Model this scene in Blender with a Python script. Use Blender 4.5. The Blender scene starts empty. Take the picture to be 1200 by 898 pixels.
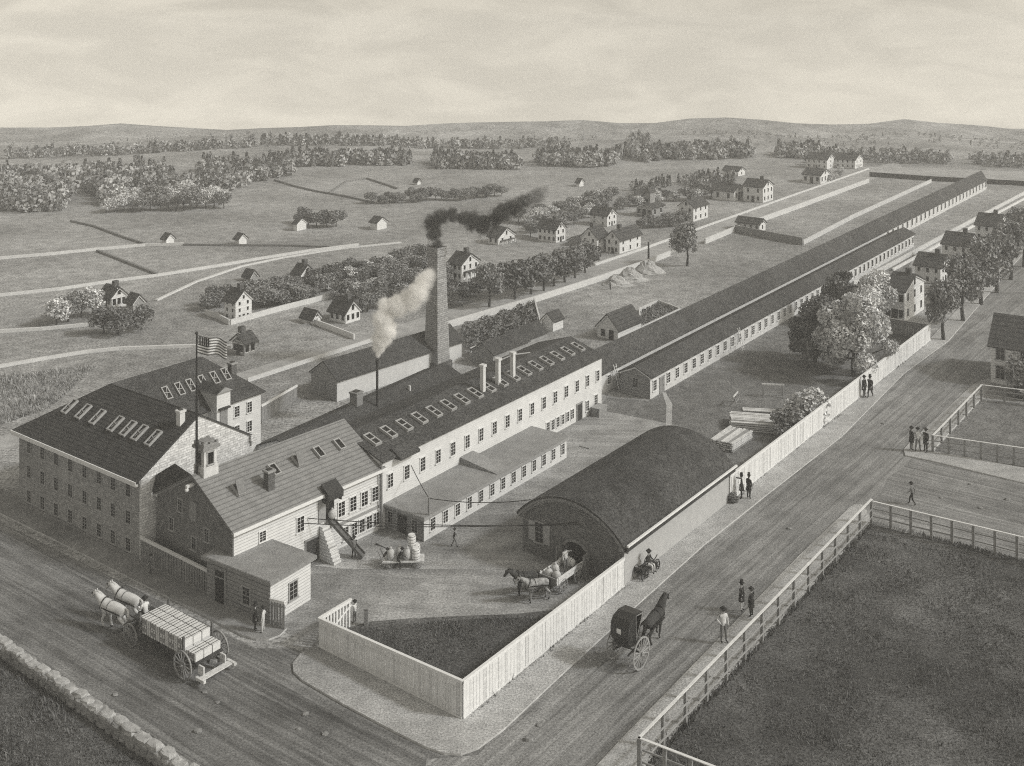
import bpy, bmesh, math, random
from mathutils import Vector, Matrix, Euler
from math import sin, cos, pi, radians, atan2, sqrt
random.seed(7)
SC = bpy.context.scene
COL = SC.collection
# ---- the viewpoint: level camera HC metres up; photo pixels (1200 x 898) map to the flat ground
F, HY, HC = 1265.0, 30.0, 42.0
def G(px, py, z=0.0):
    d = F*(HC-z)/(py-HY)
    return Vector(((px-600)*d/F, d, z))
def hgt(by, ty):                      # height of a vertical edge standing at base row by with top row ty
    return (by-ty)/(by-HY)*HC
def zpt(p, py):                       # height above ground point p that shows on row py
    return HC-(py-HY)*p.y/F
def head(a, b):                       # heading between two photo points on the ground
    d = G(*b)-G(*a); return atan2(d.y, d.x)

# ---- objects -----------------------------------------------------------------------------
def tag(o, label=None, cat=None, group=None, kind=None):
    if label: o['label'] = label
    if cat: o['category'] = cat
    if group: o['group'] = group
    if kind: o['kind'] = kind
    return o
def empty(name, loc=(0,0,0), rz=0.0, label=None, cat=None, group=None, sc=1.0):
    o = bpy.data.objects.new(name, None); COL.objects.link(o)
    o.location = loc; o.rotation_euler = (0,0,rz); o.scale = (sc,sc,sc)
    o.empty_display_size = .2
    return tag(o, label, cat, group)
def link(name, me, parent=None, loc=(0,0,0), rot=(0,0,0), sc=None):
    o = bpy.data.objects.new(name, me); COL.objects.link(o)
    o.location = loc; o.rotation_euler = rot
    if sc is not None: o.scale = (sc,sc,sc) if not hasattr(sc,'__len__') else sc
    if parent: o.parent = parent
    return o
def copy_tree(o, parent=None):
    c = o.copy(); COL.objects.link(c)
    if parent: c.parent = parent
    for ch in list(o.children): copy_tree(ch, c)
    return c
class MB:
    def __init__(s): s.v=[]; s.f=[]; s.m=[]; s.T=None
    def add(s, vs, fs, mi=0):
        n=len(s.v)
        for p in vs:
            p=Vector(p)
            s.v.append(tuple(s.T@p if s.T else p))
        for f in fs: s.f.append([i+n for i in f]); s.m.append(mi)
        return s
    def box(s, x0,y0,z0,x1,y1,z1, mi=0):
        return s.add([(x0,y0,z0),(x1,y0,z0),(x1,y1,z0),(x0,y1,z0),(x0,y0,z1),(x1,y0,z1),(x1,y1,z1),(x0,y1,z1)],
              [(3,2,1,0),(4,5,6,7),(0,1,5,4),(1,2,6,5),(2,3,7,6),(3,0,4,7)], mi)
    def bar(s, a, b, w, h=None, mi=0, up=(0,0,1)):
        h=w if h is None else h
        a=Vector(a); b=Vector(b); d=(b-a).normalized(); up=Vector(up)
        if abs(d.dot(up))>.98: up=Vector((0,1,0))
        r=d.cross(up).normalized(); q=r.cross(d)
        vs=[p+r*i*w/2+q*j*h/2 for p in (a,b) for i,j in ((-1,-1),(1,-1),(1,1),(-1,1))]
        return s.add(vs,[(0,1,2,3),(7,6,5,4),(0,4,5,1),(1,5,6,2),(2,6,7,3),(3,7,4,0)],mi)
    def tube(s, pts, rs, n=8, mi=0, cap=True):
        pts=[Vector(p) for p in pts]
        if not hasattr(rs,'__len__'): rs=[rs]*len(pts)
        vs=[];fs=[]
        ref=None
        for i,p in enumerate(pts):
            d=(pts[min(i+1,len(pts)-1)]-pts[max(i-1,0)]).normalized()
            if ref is None: ref=Vector((0,0,1)) if abs(d.z)<.9 else Vector((1,0,0))
            r=d.cross(ref).normalized(); q=r.cross(d)
            ref=q if abs(q.dot(d))<.9 else ref
            for k in range(n):
                a=2*pi*k/n; vs.append(p+(r*cos(a)+q*sin(a))*rs[i])
        for i in range(len(pts)-1):
            for k in range(n):
                k2=(k+1)%n; fs.append((i*n+k,i*n+k2,(i+1)*n+k2,(i+1)*n+k))
        if cap:
            fs.append(tuple(range(n))[::-1]); fs.append(tuple((len(pts)-1)*n+k for k in range(n)))
        return s.add(vs,fs,mi)
    def prism(s, poly, axis, a, b, mi=0):
        n=len(poly)                                # poly of (p,q) in the plane across axis
        def pt(p,q,t): return {'x':(t,p,q),'y':(p,t,q),'z':(p,q,t)}[axis]
        vs=[pt(p,q,a) for p,q in poly]+[pt(p,q,b) for p,q in poly]
        fs=[tuple(range(n)),tuple(range(n,2*n))[::-1]]+[(i,i+n,(i+1)%n+n,(i+1)%n) for i in range(n)]
        return s.add(vs,fs,mi)
    def ball(s, c, r, n=8, m=6, mi=0):
        if not hasattr(r,'__len__'): r=(r,r,r)
        vs=[(c[0],c[1],c[2]-r[2])]; fs=[]
        for i in range(1,m):
            t=pi*i/m
            for k in range(n):
                a=2*pi*k/n; vs.append((c[0]+r[0]*sin(t)*cos(a),c[1]+r[1]*sin(t)*sin(a),c[2]-r[2]*cos(t)))
        vs.append((c[0],c[1],c[2]+r[2])); L=len(vs)-1
        for k in range(n):
            fs.append((0,1+(k+1)%n,1+k)); fs.append((L,1+(m-2)*n+k,1+(m-2)*n+(k+1)%n))
        for i in range(m-2):
            for k in range(n):
                k2=(k+1)%n; fs.append((1+i*n+k,1+i*n+k2,1+(i+1)*n+k2,1+(i+1)*n+k))
        return s.add(vs,fs,mi)
    def mesh(s, name, mats, smooth=False, fix=True):
        me=bpy.data.meshes.new(name); me.from_pydata(s.v,[],s.f)
        if not isinstance(mats,(list,tuple)): mats=[mats]
        for m in mats: me.materials.append(m)
        if len(mats)>1: me.polygons.foreach_set('material_index', s.m)
        if fix:
            bm=bmesh.new(); bm.from_mesh(me); bmesh.ops.recalc_face_normals(bm, faces=bm.faces); bm.to_mesh(me); bm.free()
        if smooth: me.polygons.foreach_set('use_smooth',[True]*len(me.polygons))
        me.update(); return me
    def build(s, name, mats, parent=None, loc=(0,0,0), rot=(0,0,0), smooth=False):
        return link(name, s.mesh(name, mats, smooth), parent, loc, rot)

# ---- materials ---------------------------------------------------------------------------
TINT=(.985,1.0,1.015)
def M(name, v, amt=.25, scale=3.0, rough=.9, lines=None, ldark=.55, lw=.14, brick=None, bump=0.0, big=0.0, bigscale=.15,
      streak=None, spec=.2, seed=0.0, grain=0.0, gscale=18.0):
    """grey stone, wood, slate and turf: noise in the object's own space, optional courses (lines per metre in height),
    brickwork (row height) and ruts (heading, across, along)"""
    m=bpy.data.materials.new(name); m.use_nodes=True; nt=m.node_tree; N=nt.nodes; L=nt.links
    b=N['Principled BSDF']; b.inputs['Roughness'].default_value=rough; b.inputs['Specular IOR Level'].default_value=spec
    tc=N.new('ShaderNodeTexCoord')
    def noise(vec, sc, det=4, rg=.6):
        n=N.new('ShaderNodeTexNoise'); n.inputs['Scale'].default_value=sc; n.inputs['Detail'].default_value=det
        n.inputs['Roughness'].default_value=rg; L.new(vec,n.inputs['Vector']); return n.outputs['Fac']
    def rng(x, a, c, fa=.3, fb=.7):
        r=N.new('ShaderNodeMapRange'); r.inputs[1].default_value=fa; r.inputs[2].default_value=fb
        r.inputs[3].default_value=a; r.inputs[4].default_value=c; L.new(x,r.inputs[0]); return r.outputs[0]
    def mul(x,y):
        k=N.new('ShaderNodeMath'); k.operation='MULTIPLY'
        for i,q in enumerate((x,y)):
            if isinstance(q,(int,float)): k.inputs[i].default_value=q
            else: L.new(q,k.inputs[i])
        return k.outputs[0]
    vec=tc.outputs['Object']
    if seed:
        mp=N.new('ShaderNodeMapping'); mp.inputs['Location'].default_value=(seed,seed*2,seed); L.new(vec,mp.inputs['Vector']); vec=mp.outputs[0]
    n1=noise(vec,scale)
    val=mul(rng(n1,1-amt,1+amt),v)
    hb=n1
    if big: val=mul(val,rng(noise(vec,bigscale,3),1-big,1+big,.35,.65))
    if grain: val=mul(val,rng(noise(vec,gscale,2,.7),1-grain,1+grain))
    if streak:
        ang,ac,al,sa=streak
        mp=N.new('ShaderNodeMapping'); mp.vector_type='POINT'
        mp.inputs['Rotation'].default_value=(0,0,-ang); mp2=N.new('ShaderNodeMapping'); mp2.inputs['Scale'].default_value=(al,ac,1)
        L.new(tc.outputs['Object'],mp.inputs['Vector']); L.new(mp.outputs[0],mp2.inputs['Vector'])
        st=noise(mp2.outputs[0],1.0,5,.65); nd=st.node; nd.inputs['Distortion'].default_value=.9; val=mul(val,rng(st,1-sa,1+sa,.32,.68)); hb=st
    if lines:
        sx=N.new('ShaderNodeSeparateXYZ'); L.new(tc.outputs['Object'],sx.inputs[0])
        fr=N.new('ShaderNodeMath'); fr.operation='FRACT'; L.new(mul(sx.outputs['Z'],lines),fr.inputs[0])
        cm=N.new('ShaderNodeMapRange'); cm.inputs[1].default_value=lw*.6; cm.inputs[2].default_value=lw*1.5
        cm.inputs[3].default_value=ldark; cm.inputs[4].default_value=1.0; L.new(fr.outputs[0],cm.inputs[0])
        val=mul(val,cm.outputs[0])
    if brick:
        sx=N.new('ShaderNodeSeparateXYZ'); L.new(tc.outputs['Object'],sx.inputs[0])
        ad=N.new('ShaderNodeMath'); ad.operation='ADD'; L.new(sx.outputs['X'],ad.inputs[0]); L.new(sx.outputs['Y'],ad.inputs[1])
        cb=N.new('ShaderNodeCombineXYZ'); L.new(ad.outputs[0],cb.inputs['X']); L.new(sx.outputs['Z'],cb.inputs['Y'])
        bt=N.new('ShaderNodeTexBrick'); bt.inputs['Scale'].default_value=1.0; bt.inputs['Brick Width'].default_value=brick*2.6
        bt.inputs['Row Height'].default_value=brick; bt.inputs['Mortar Size'].default_value=brick*.1; bt.inputs['Bias'].default_value=0
        bt.inputs['Color1'].default_value=(1.18,)*3+(1,); bt.inputs['Color2'].default_value=(.82,)*3+(1,); bt.inputs['Mortar'].default_value=(ldark,)*3+(1,)
        L.new(cb.outputs[0],bt.inputs['Vector']); val=mul(val,bt.outputs['Color'])
    cc=N.new('ShaderNodeCombineColor')
    for i in range(3): L.new(mul(val,TINT[i]),cc.inputs[i])
    L.new(cc.outputs[0],b.inputs['Base Color'])
    if bump:
        bp=N.new('ShaderNodeBump'); bp.inputs['Strength'].default_value=bump; bp.inputs['Distance'].default_value=.12
        L.new(hb,bp.inputs['Height']); L.new(bp.outputs[0],b.inputs['Normal'])
    return m
A1=radians(52.2)     # heading of the long street and the ropewalks
A2=radians(142.5)    # heading of the front street
MT=dict(
 turf=M('turf',.285,.3,.5,big=.25,bigscale=.035,grain=.62,gscale=3.4,bump=.4),
 lawn=M('lawn',.165,.3,.8,big=.2,bigscale=.08,grain=.6,gscale=5.,bump=.5,seed=3),
 field=M('field_turf',.10,.3,.9,big=.4,bigscale=.11,grain=.7,gscale=6.,bump=.6,seed=5),
 yard=M('yard_earth',.28,.25,.5,big=.3,bigscale=.09,grain=.45,gscale=6.,streak=(radians(-4),.9,.09,.2),bump=.2),
 road=M('road_earth',.215,.18,.6,big=.25,bigscale=.06,grain=.45,gscale=7.,streak=(A1,2.0,.07,.38),bump=.45),
 road2=M('front_road_earth',.17,.2,.6,big=.3,bigscale=.07,grain=.45,gscale=7.,streak=(A2+.03,2.0,.07,.45),bump=.5),
 road3=M('cross_road_earth',.2,.18,.6,big=.25,bigscale=.06,grain=.45,gscale=7.,streak=(head((1058,542),(1200,575)),2.2,.05,.4),bump=.45),
 lane=M('lane_gravel',.36,.15,.6,big=.12,grain=.2,gscale=5.),
 walk=M('footway_gravel',.37,.16,1.0,big=.18,bigscale=.1,grain=.45,gscale=8.),
 walk_dark=M('footway_earth',.25,.2,1.0,big=.25,bigscale=.1,grain=.3,gscale=9.),
 kerb=M('kerb_stone',.5,.2,2.),
 hill=M('hill_turf',.30,.3,.09,big=.25,bigscale=.015,grain=.5,gscale=1.0),
 slate=M('slate_roof',.056,.3,1.6,lines=5.5,ldark=.5,lw=.2,grain=.3,gscale=14.),
 slate2=M('tarred_roof',.06,.25,1.2,grain=.7,gscale=8.,big=.15),
 slate3=M('long_roof_slate',.062,.25,1.0,grain=.65,gscale=5.5,big=.15),
 shingle=M('wood_shingle',.22,.15,1.5,lines=5.2,ldark=.6,lw=.22,grain=.2,gscale=12.),
 flatroof=M('gravel_roof',.25,.14,1.,grain=.4,gscale=14.,big=.1),
 arch=M('arched_tar_roof',.055,.3,.9,grain=.65,gscale=6.,big=.25,bigscale=.2),
 brick=M('dark_brick',.31,.25,3.,brick=.17,ldark=.7,big=.1,grain=.4),
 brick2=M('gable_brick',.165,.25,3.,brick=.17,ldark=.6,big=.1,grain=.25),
 stone=M('whitewashed_stone',.64,.14,3.,brick=.2,ldark=.6,grain=.15,gscale=6.),
 clap=M('white_clapboard',.68,.06,1.5,lines=4.4,ldark=.6,lw=.2),
 clap_shade=M('shaded_clapboard',.27,.1,1.5,lines=3.4,ldark=.5,lw=.18),  # darker copy for faces turned from the sun, shade put into the colour
 clap_lightened=M('lightened_clapboard',.82,.05,1.5,lines=3.4,ldark=.7,lw=.2),  # paler copy whose colour makes up for sunlight missing on the wall
 plaster=M('cream_wall',.66,.06,1.2,lines=5.,ldark=.86,lw=.2,big=.05),
 plain=M('pale_wall',.6,.08,1.5),
 render=M('yard_wall_plaster',.42,.08,1.5,grain=.15),
 housewhite=M('house_whitewash',.7,.06,1.5,lines=2.6,ldark=.82,lw=.2),
 houseroof=M('house_shingle',.07,.25,1.2,lines=2.6,ldark=.65,lw=.25,grain=.25),
 housegrey=M('house_weatherboard',.3,.15,1.2,lines=2.6,ldark=.75,lw=.2),
 skyframe=M('skylight_frame',.36,.1,4.),
 trim=M('white_trim',.72,.06,4.),
 trimgrey=M('grey_trim',.3,.12,4.),
 greywood=M('weathered_wood',.24,.25,5.,grain=.2),
 wood=M('brown_wood',.11,.3,6.),
 darkwood=M('dark_wood',.045,.3,6.),
 plank=M('fresh_plank',.6,.25,4.,grain=.2),
 boards2=M('fence_boards_worn',.64,.12,2.5,grain=.2), boards3=M('fence_boards_grey',.57,.14,2.5,grain=.25),
 boards=M('fence_boards',.68,.09,2.5,grain=.1),
 glass=M('window_glass',.014,.4,2.,rough=.12,spec=.6),
 black=M('black_paint',.018,.3,5.,rough=.4,spec=.5),
 iron=M('iron',.03,.3,6.,rough=.5,spec=.4),
 chim=M('chimney_brick',.33,.15,2.,brick=.24,ldark=.42,grain=.15),
 chimsmall=M('stack_brick',.11,.25,4.,brick=.16,ldark=.6),
 rock=M('field_stone',.26,.3,2.2,big=.2,bigscale=.5,grain=.25,bump=.5),
 bark=M('bark',.06,.35,9.,bump=.4),
 leaf=M('leaves',.26,.6,8.,rough=.75),
 leafdark=M('dark_leaves',.175,.55,8.,rough=.75),
 leaflight=M('blossom_leaves',.6,.55,7.,rough=.75),
 needle=M('needles',.2,.4,2.), woodleaf=M('wood_leaves',.33,.3,1.2), woodpale=M('pale_wood_leaves',.42,.4,1.2), meadow=M('meadow_grass',.34,.4,1.5), weed=M('weeds',.13,.5,2.),  # needle and wood leaves paled to stand in for distance haze
 blade=M('grass_blades',.14,.55,1.5),
 skin=M('skin',.4,.1,8.), coat=M('dark_cloth',.03,.3,14.), coat2=M('grey_cloth',.16,.3,14.), shirt=M('shirt_cloth',.6,.1,12.),
 shoe=M('shoe_leather',.02,.2,10.), straw=M('straw',.42,.2,12.), hair=M('hair',.03,.2,12.),
 hwhite=M('white_horse_coat',.55,.14,3.), hdark=M('dark_horse_coat',.05,.3,3.), hgrey=M('dapple_coat',.3,.6,6.),
 hoof=M('hoof',.03,.2,10.), mane=M('mane_hair',.5,.3,14.), manedark=M('dark_mane',.02,.3,14.),
 leather=M('harness_leather',.02,.2,12.,rough=.5),
 sack=M('sacking',.48,.2,6.,bump=.3), bale=M('bale_cloth',.62,.16,4.), hay=M('hay',.42,.3,4.,bump=.5),
 flagred=M('flag_dark_stripe',.13,.1,8.), flagblue=M('flag_canton',.06,.1,8.), flagwhite=M('flag_pale_stripe',.7,.05,8.),
)
# ---- camera, sky, sun --------------------------------------------------------------------
cam=bpy.data.cameras.new('camera'); co=bpy.data.objects.new('camera',cam); COL.objects.link(co)
co.location=(0,0,HC); co.rotation_euler=(radians(90),0,0)
cam.sensor_fit='HORIZONTAL'; cam.sensor_width=36; cam.lens=36*F/1200; cam.shift_y=-(449-HY)/1200
cam.clip_start=1; cam.clip_end=4000
SC.camera=co
SUN_EL, SUN_AZ = radians(37), atan2(-.22,1.0)      # the sun stands to the right, a little towards the viewer
sd=Vector((cos(SUN_AZ)*cos(SUN_EL), sin(SUN_AZ)*cos(SUN_EL), sin(SUN_EL)))
sl=bpy.data.lights.new('sun','SUN'); sl.energy=1.25; sl.angle=radians(6); sl.color=(1,.985,.955)
so=bpy.data.objects.new('sun',sl); COL.objects.link(so); so.rotation_euler=(-sd).to_track_quat('-Z','Y').to_euler()
so.location=sd*300
W=bpy.data.worlds.new('World'); SC.world=W; W.use_nodes=True
nt=W.node_tree; N=nt.nodes; L=nt.links; N.clear()
out=N.new('ShaderNodeOutputWorld'); bg=N.new('ShaderNodeBackground'); L.new(bg.outputs[0],out.inputs[0]); bg.inputs[1].default_value=.15
tc=N.new('ShaderNodeTexCoord'); sx=N.new('ShaderNodeSeparateXYZ'); L.new(tc.outputs['Generated'],sx.inputs[0])
mx=N.new('ShaderNodeMath'); mx.operation='MAXIMUM'; mx.inputs[1].default_value=.06; L.new(sx.outputs['Z'],mx.inputs[0])
cx=N.new('ShaderNodeCombineXYZ'); L.new(sx.outputs['X'],cx.inputs[0]); L.new(sx.outputs['Y'],cx.inputs[1]); L.new(mx.outputs[0],cx.inputs[2])
nm=N.new('ShaderNodeVectorMath'); nm.operation='NORMALIZE'; L.new(cx.outputs[0],nm.inputs[0])
st=N.new('ShaderNodeTexSky'); st.sky_type='NISHITA'; st.sun_disc=False; st.sun_elevation=SUN_EL
st.sun_rotation=pi/2-SUN_AZ; st.air_density=1.0; st.dust_density=2.0; L.new(nm.outputs[0],st.inputs['Vector'])
bw=N.new('ShaderNodeRGBToBW'); L.new(st.outputs[0],bw.inputs[0])
# thin overcast: streaky cloud in directions round the viewer
mp=N.new('ShaderNodeMapping'); mp.inputs['Scale'].default_value=(9,9,30); L.new(tc.outputs['Generated'],mp.inputs[0])
cn=N.new('ShaderNodeTexNoise'); cn.inputs['Scale'].default_value=1.1; cn.inputs['Detail'].default_value=6; cn.inputs['Roughness'].default_value=.55; cn.inputs['Distortion'].default_value=.6
L.new(mp.outputs[0],cn.inputs['Vector'])
cr=N.new('ShaderNodeMapRange'); cr.inputs[1].default_value=.4; cr.inputs[2].default_value=.62; cr.inputs[3].default_value=.86; cr.inputs[4].default_value=1.06
L.new(cn.outputs['Fac'],cr.inputs[0])
gr=N.new('ShaderNodeMapRange'); gr.inputs[1].default_value=-.1; gr.inputs[2].default_value=.04; gr.inputs[3].default_value=1.05; gr.inputs[4].default_value=.84
L.new(sx.outputs['Z'],gr.inputs[0])
def wm(a,b):
    k=N.new('ShaderNodeMath'); k.operation='MULTIPLY'
    for i,q in enumerate((a,b)):
        if isinstance(q,(int,float)): k.inputs[i].default_value=q
        else: L.new(q,k.inputs[i])
    return k.outputs[0]
lum=wm(wm(bw.outputs[0],cr.outputs[0]),gr.outputs[0])
SKYK=.95
cc=N.new('ShaderNodeCombineColor')
for i,t in enumerate((1.0,.933,.795)): L.new(wm(lum,t*SKYK),cc.inputs[i])
L.new(cc.outputs[0],bg.inputs[0])
SC.view_settings.view_transform='Standard'; SC.view_settings.look='None'; SC.view_settings.gamma=1; SC.view_settings.exposure=.64
SC.view_settings.use_curve_mapping=False
SC.cycles.use_denoising=False; SC.cycles.filter_width=1.1; SC.cycles.max_bounces=12; SC.cycles.diffuse_bounces=2; SC.cycles.volume_bounces=10
SC.cycles.use_adaptive_sampling=True; SC.cycles.adaptive_threshold=.01

# ---- the ground and its sheets -------------------------------------------------------------
def interp(pts, x):
    if x<=pts[0][0]: return pts[0][1]
    for (a,b),(c,d) in zip(pts,pts[1:]):
        if x<=c:
            t=(x-a)/(c-a); t=t*t*(3-2*t); return b+(d-b)*t
    return pts[-1][1]
RIDGE=[(-700,152),(-300,149),(0,150),(70,150),(145,145),(200,149),(258,153),(330,150),(400,147),(480,148),(540,144),(620,143),(690,141),(750,147),(790,141),(830,137),(880,140),(930,145),(1000,147),(1060,140),(1110,145),(1200,152),(1500,148),(1900,152)]
SHOULDER=[(-700,168),(0,168),(120,166),(230,160),(300,157),(400,160),(500,166),(600,167),(760,160),(850,158),(960,163),(1040,160),(1200,166),(1900,168)]
def terrain(x, y):
    if y<300: return 0.0
    px=600+x/y*F
    zr=HC-(interp(RIDGE,px)-HY)*480/F           # crest 480 m away
    zs=HC-(interp(SHOULDER,px)-HY)*410/F        # nearer shoulder 410 m away
    def sm(a,b,t):
        t=min(1,max(0,(t-a)/(b-a))); return t*t*(3-2*t)
    if y<410: return zs*sm(300,410,y)
    if y<440: return zs+(min(zs,zr)-2.2-zs)*sm(410,440,y)
    if y<480: return min(zs,zr)-2.2+(zr-min(zs,zr)+2.2)*sm(440,480,y)
    return max(-38, zr-.28*(y-480)*sm(470,520,y))
mb=MB(); ys=[-80,0,40,80,120,180,240,300]+[300+i*6 for i in range(1,36)]+[520,540,570,600,650,700]
xs=[-640+i*16 for i in range(81)]
for y in ys:
    for x in xs: mb.v.append((x,y,terrain(x,y)))
n=len(xs)
for j in range(len(ys)-1):
    for i in range(n-1):
        mb.f.append((j*n+i,j*n+i+1,(j+1)*n+i+1,(j+1)*n+i)); mb.m.append(1 if ys[j]>=400 else 0)
gm=mb.mesh('ground',[MT['turf'],MT['hill']],smooth=True,fix=False); g=link('ground',gm); tag(g,kind='structure')
from mathutils.geometry import tessellate_polygon
def tess(P):
    out=[]
    for t in tessellate_polygon([[Vector((p.x,p.y,0)) for p in P]]):
        a,b,c=(P[i] for i in t)
        cr=(b.x-a.x)*(c.y-a.y)-(b.y-a.y)*(c.x-a.x)
        if abs(cr)>1e-5: out.append(tuple(t) if cr>0 else tuple(t)[::-1])
    return out
def ccw(pts):
    P=[G(*p) for p in pts]; n=len(P)
    return P[::-1] if sum(P[i].x*P[(i+1)%n].y-P[(i+1)%n].x*P[i].y for i in range(n))<0 else P
def sheet(name, pts, z, mat, kind='structure'):
    P=ccw(pts); me=bpy.data.meshes.new(name); me.from_pydata([(p.x,p.y,z) for p in P],[],tess(P)); me.materials.append(mat); me.update()
    return tag(link(name,me),kind=kind)
def slab(name, pts, z0, z1, mats):     # raised footway with a kerb face
    P=ccw(pts); n=len(P); f=tess(P); k=len(f)
    f+=[(i+n,(i+1)%n+n,(i+1)%n,i) for i in range(n)]
    me=bpy.data.meshes.new(name); me.from_pydata([(p.x,p.y,z1) for p in P]+[(p.x,p.y,z0) for p in P],[],f)
    for m in mats: me.materials.append(m)
    me.polygons.foreach_set('material_index',[0]*k+[1]*n); me.update()
    return tag(link(name,me),kind='structure')
sheet('front_street',[(-420,445),(-150,545),(0,612),(300,760),(345,760),(420,800),(540,850),(700,900),(560,1010),(330,968),(225,897),(0,752),(-200,620),(-420,520)],.004,MT['road2'])
sheet('main_street',[(500,890),(560,885),(620,815),(731,700),(860,588),(1000,470),(1090,400),(1130,368),(1215,285),(1300,240),(1420,255),(1240,370),(1165,450),(1080,540),(1245,557),(1330,585),(1330,690),(1180,655),(1020,617),(748,910),(560,1100),(480,1010)],.009,MT['road'])
sheet('yard_ground',[(300,722),(374,762),(542,845),(731,689),(860,585),(800,500),(700,480),(620,500),(520,560),(446,612),(368,655)],.006,MT['yard'])
sheet('yard_lawn',[(404,737),(470,765),(542,845),(640,765),(716,700),(660,714),(600,720),(540,722),(480,725),(432,729)],.012,MT['field'])
sheet('back_lawn',[(700,485),(760,500),(800,504),(860,555),(990,470),(1085,405),(1040,370),(1075,290),(1000,330),(760,470),(710,466)],.004,MT['lawn'])
sheet('rope_yard',[(545,440),(560,425),(640,395),(870,290),(1010,222),(1140,205),(1155,225),(1020,300),(760,420),(700,465),(640,440)],.002,MT['turf'])
sheet('cross_street',[(1021,606),(1040,560),(1075,537),(1245,572),(1330,588),(1330,690),(1240,670)],.013,MT['road3'])
FRONT_WALK=[(-420,433),(-150,535),(0,603),(60,632),(200,703),(283,746),(300,751),(315,751),(328,746),(336,738),(318,728),(250,694),(164,655),(22,585),(-150,503),(-420,408)]
slab('front_sidewalk',FRONT_WALK,0,.13,[MT['walk_dark'],MT['kerb']])
slab('corner_sidewalk',[(374,757),(352,768),(343,779),(344,789),(354,799),(400,826),(460,858),(500,878),(520,885),(540,886),(560,879),(590,857),(650,800),(745,712),(825,640),(900,580),(987,512),(1060,438),(1112,400),(1204,292),(1190,290),(1088,400),(854,588),(731,687),(542,842)],0,.13,[MT['walk'],MT['kerb']])
slab('right_sidewalk',[(1022,612),(1012,594),(1003,592),(996,596),(937,652),(830,763),(733,863),(560,1050),(600,1085),(748,907)],0,.13,[MT['walk'],MT['kerb']])
slab('far_sidewalk',[(1092,530),(1150,468),(1166,449),(1158,444),(1140,452),(1066,520),(1059,528),(1061,535),(1090,541),(1240,577),(1245,558)],0,.13,[MT['walk'],MT['kerb']])
sheet('fenced_field',[(1021,614),(1240,672),(1420,760),(1500,1230),(1010,1016),(748,908)],.012,MT['field'])
sheet('house_lawn',[(1093,531),(1151,468),(1260,480),(1300,590),(1245,557)],.012,MT['lawn'])
NEAR=[(-120,573),(15,523),(150,486),(290,447),(440,400),(520,384),(625,353),(760,308),(860,269),(1018,212),(1060,199)]
FAR=[(-120,548),(15,507),(150,473),(284,436),(436,390),(520,365),(697,312),(760,291),(1018,199),(1050,189)]
sheet('back_street',NEAR+FAR[::-1],.010,MT['lane'])
sheet('cross_lane',[(1010,203),(1060,208),(1240,215),(1400,220),(1400,206),(1240,203),(1060,196),(1015,196)],.014,MT['lane'])
sheet('garden_path',[(776,460),(780,460),(788,474),(787,499),(780,499),(781,476)],.016,MT['walk'])
sheet('yard_track',[(368,663),(420,657),(520,658),(620,661),(640,668),(560,668),(470,667),(400,667)],.016,MT['walk'])
sheet('front_grass',[(-420,560),(0,756),(225,900),(330,975),(200,1150),(-420,900)],.008,MT['field'])
# ---- building kit --------------------------------------------------------------------------
WCACHE={}
def window_meshes(w,h,dark=False,arch=False,plain=False):
    k=(round(w,2),round(h,2),dark,arch,plain)
    if k in WCACHE: return WCACHE[k]
    t=max(.06,w*.11); mb=MB()
    mb.box(-w/2-t,-.07,0,-w/2,.0,h); mb.box(w/2,-.07,0,w/2+t,.0,h)
    mb.box(-w/2-t*1.4,-.1,h,w/2+t*1.4,.0,h+t*1.1); mb.box(-w/2-t*1.8,-.14,-t*1.1,w/2+t*1.8,.0,0)
    if not plain:
        b=t*.45
        mb.box(-w/2,-.05,h*.5-b/2,w/2,-.032,h*.5+b/2); mb.box(-b/2,-.048,0,b/2,-.034,h)
        mb.box(-w/2,-.046,h*.25-b/3,w/2,-.036,h*.25+b/3); mb.box(-w/2,-.046,h*.75-b/3,w/2,-.036,h*.75+b/3)
    if arch: mb.prism([(-w/2-t,h+t),(w/2+t,h+t),(w*.3,h+t*2.6),(-w*.3,h+t*2.6)],'y',-.06,0)
    fr=mb.mesh('window',MT['skyframe'] if dark else MT['trim'])
    pn=MB().box(-w/2,-.03,0,w/2,.01,h).mesh('pane',MT['glass'])
    WCACHE[k]=(fr,pn); return fr,pn
SCACHE={}
def skylight_meshes(w,l,style):
    k=(round(w,2),round(l,2),style)
    if k in SCACHE: return SCACHE[k]
    t=w*.14; mb=MB()
    mb.box(-w/2,0,0,-w/2+t,l,.24); mb.box(w/2-t,0,0,w/2,l,.24); mb.box(-w/2+t,0,0,w/2-t,t,.235); mb.box(-w/2+t,l-t,0,w/2-t,l,.235)
    if style=='x':
        mb.bar((-w/2+t,t,.1),(w/2-t,l-t,.2),t*.6,.04,up=(0,0,1)); mb.bar((w/2-t,l*.45,.2),(-w/2+t,l*.55,.2),t*.6,.04)
    elif style=='m': mb.box(-w/2+t,l*.48,.1,w/2-t,l*.53,.22)
    fr=mb.mesh('skylight',MT['skyframe'])
    pn=MB().box(-w/2+t*.5,t*.5,-.05,w/2-t*.5,l-t*.5,.14).mesh('pane',MT['glass'])
    SCACHE[k]=(fr,pn); return fr,pn
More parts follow.
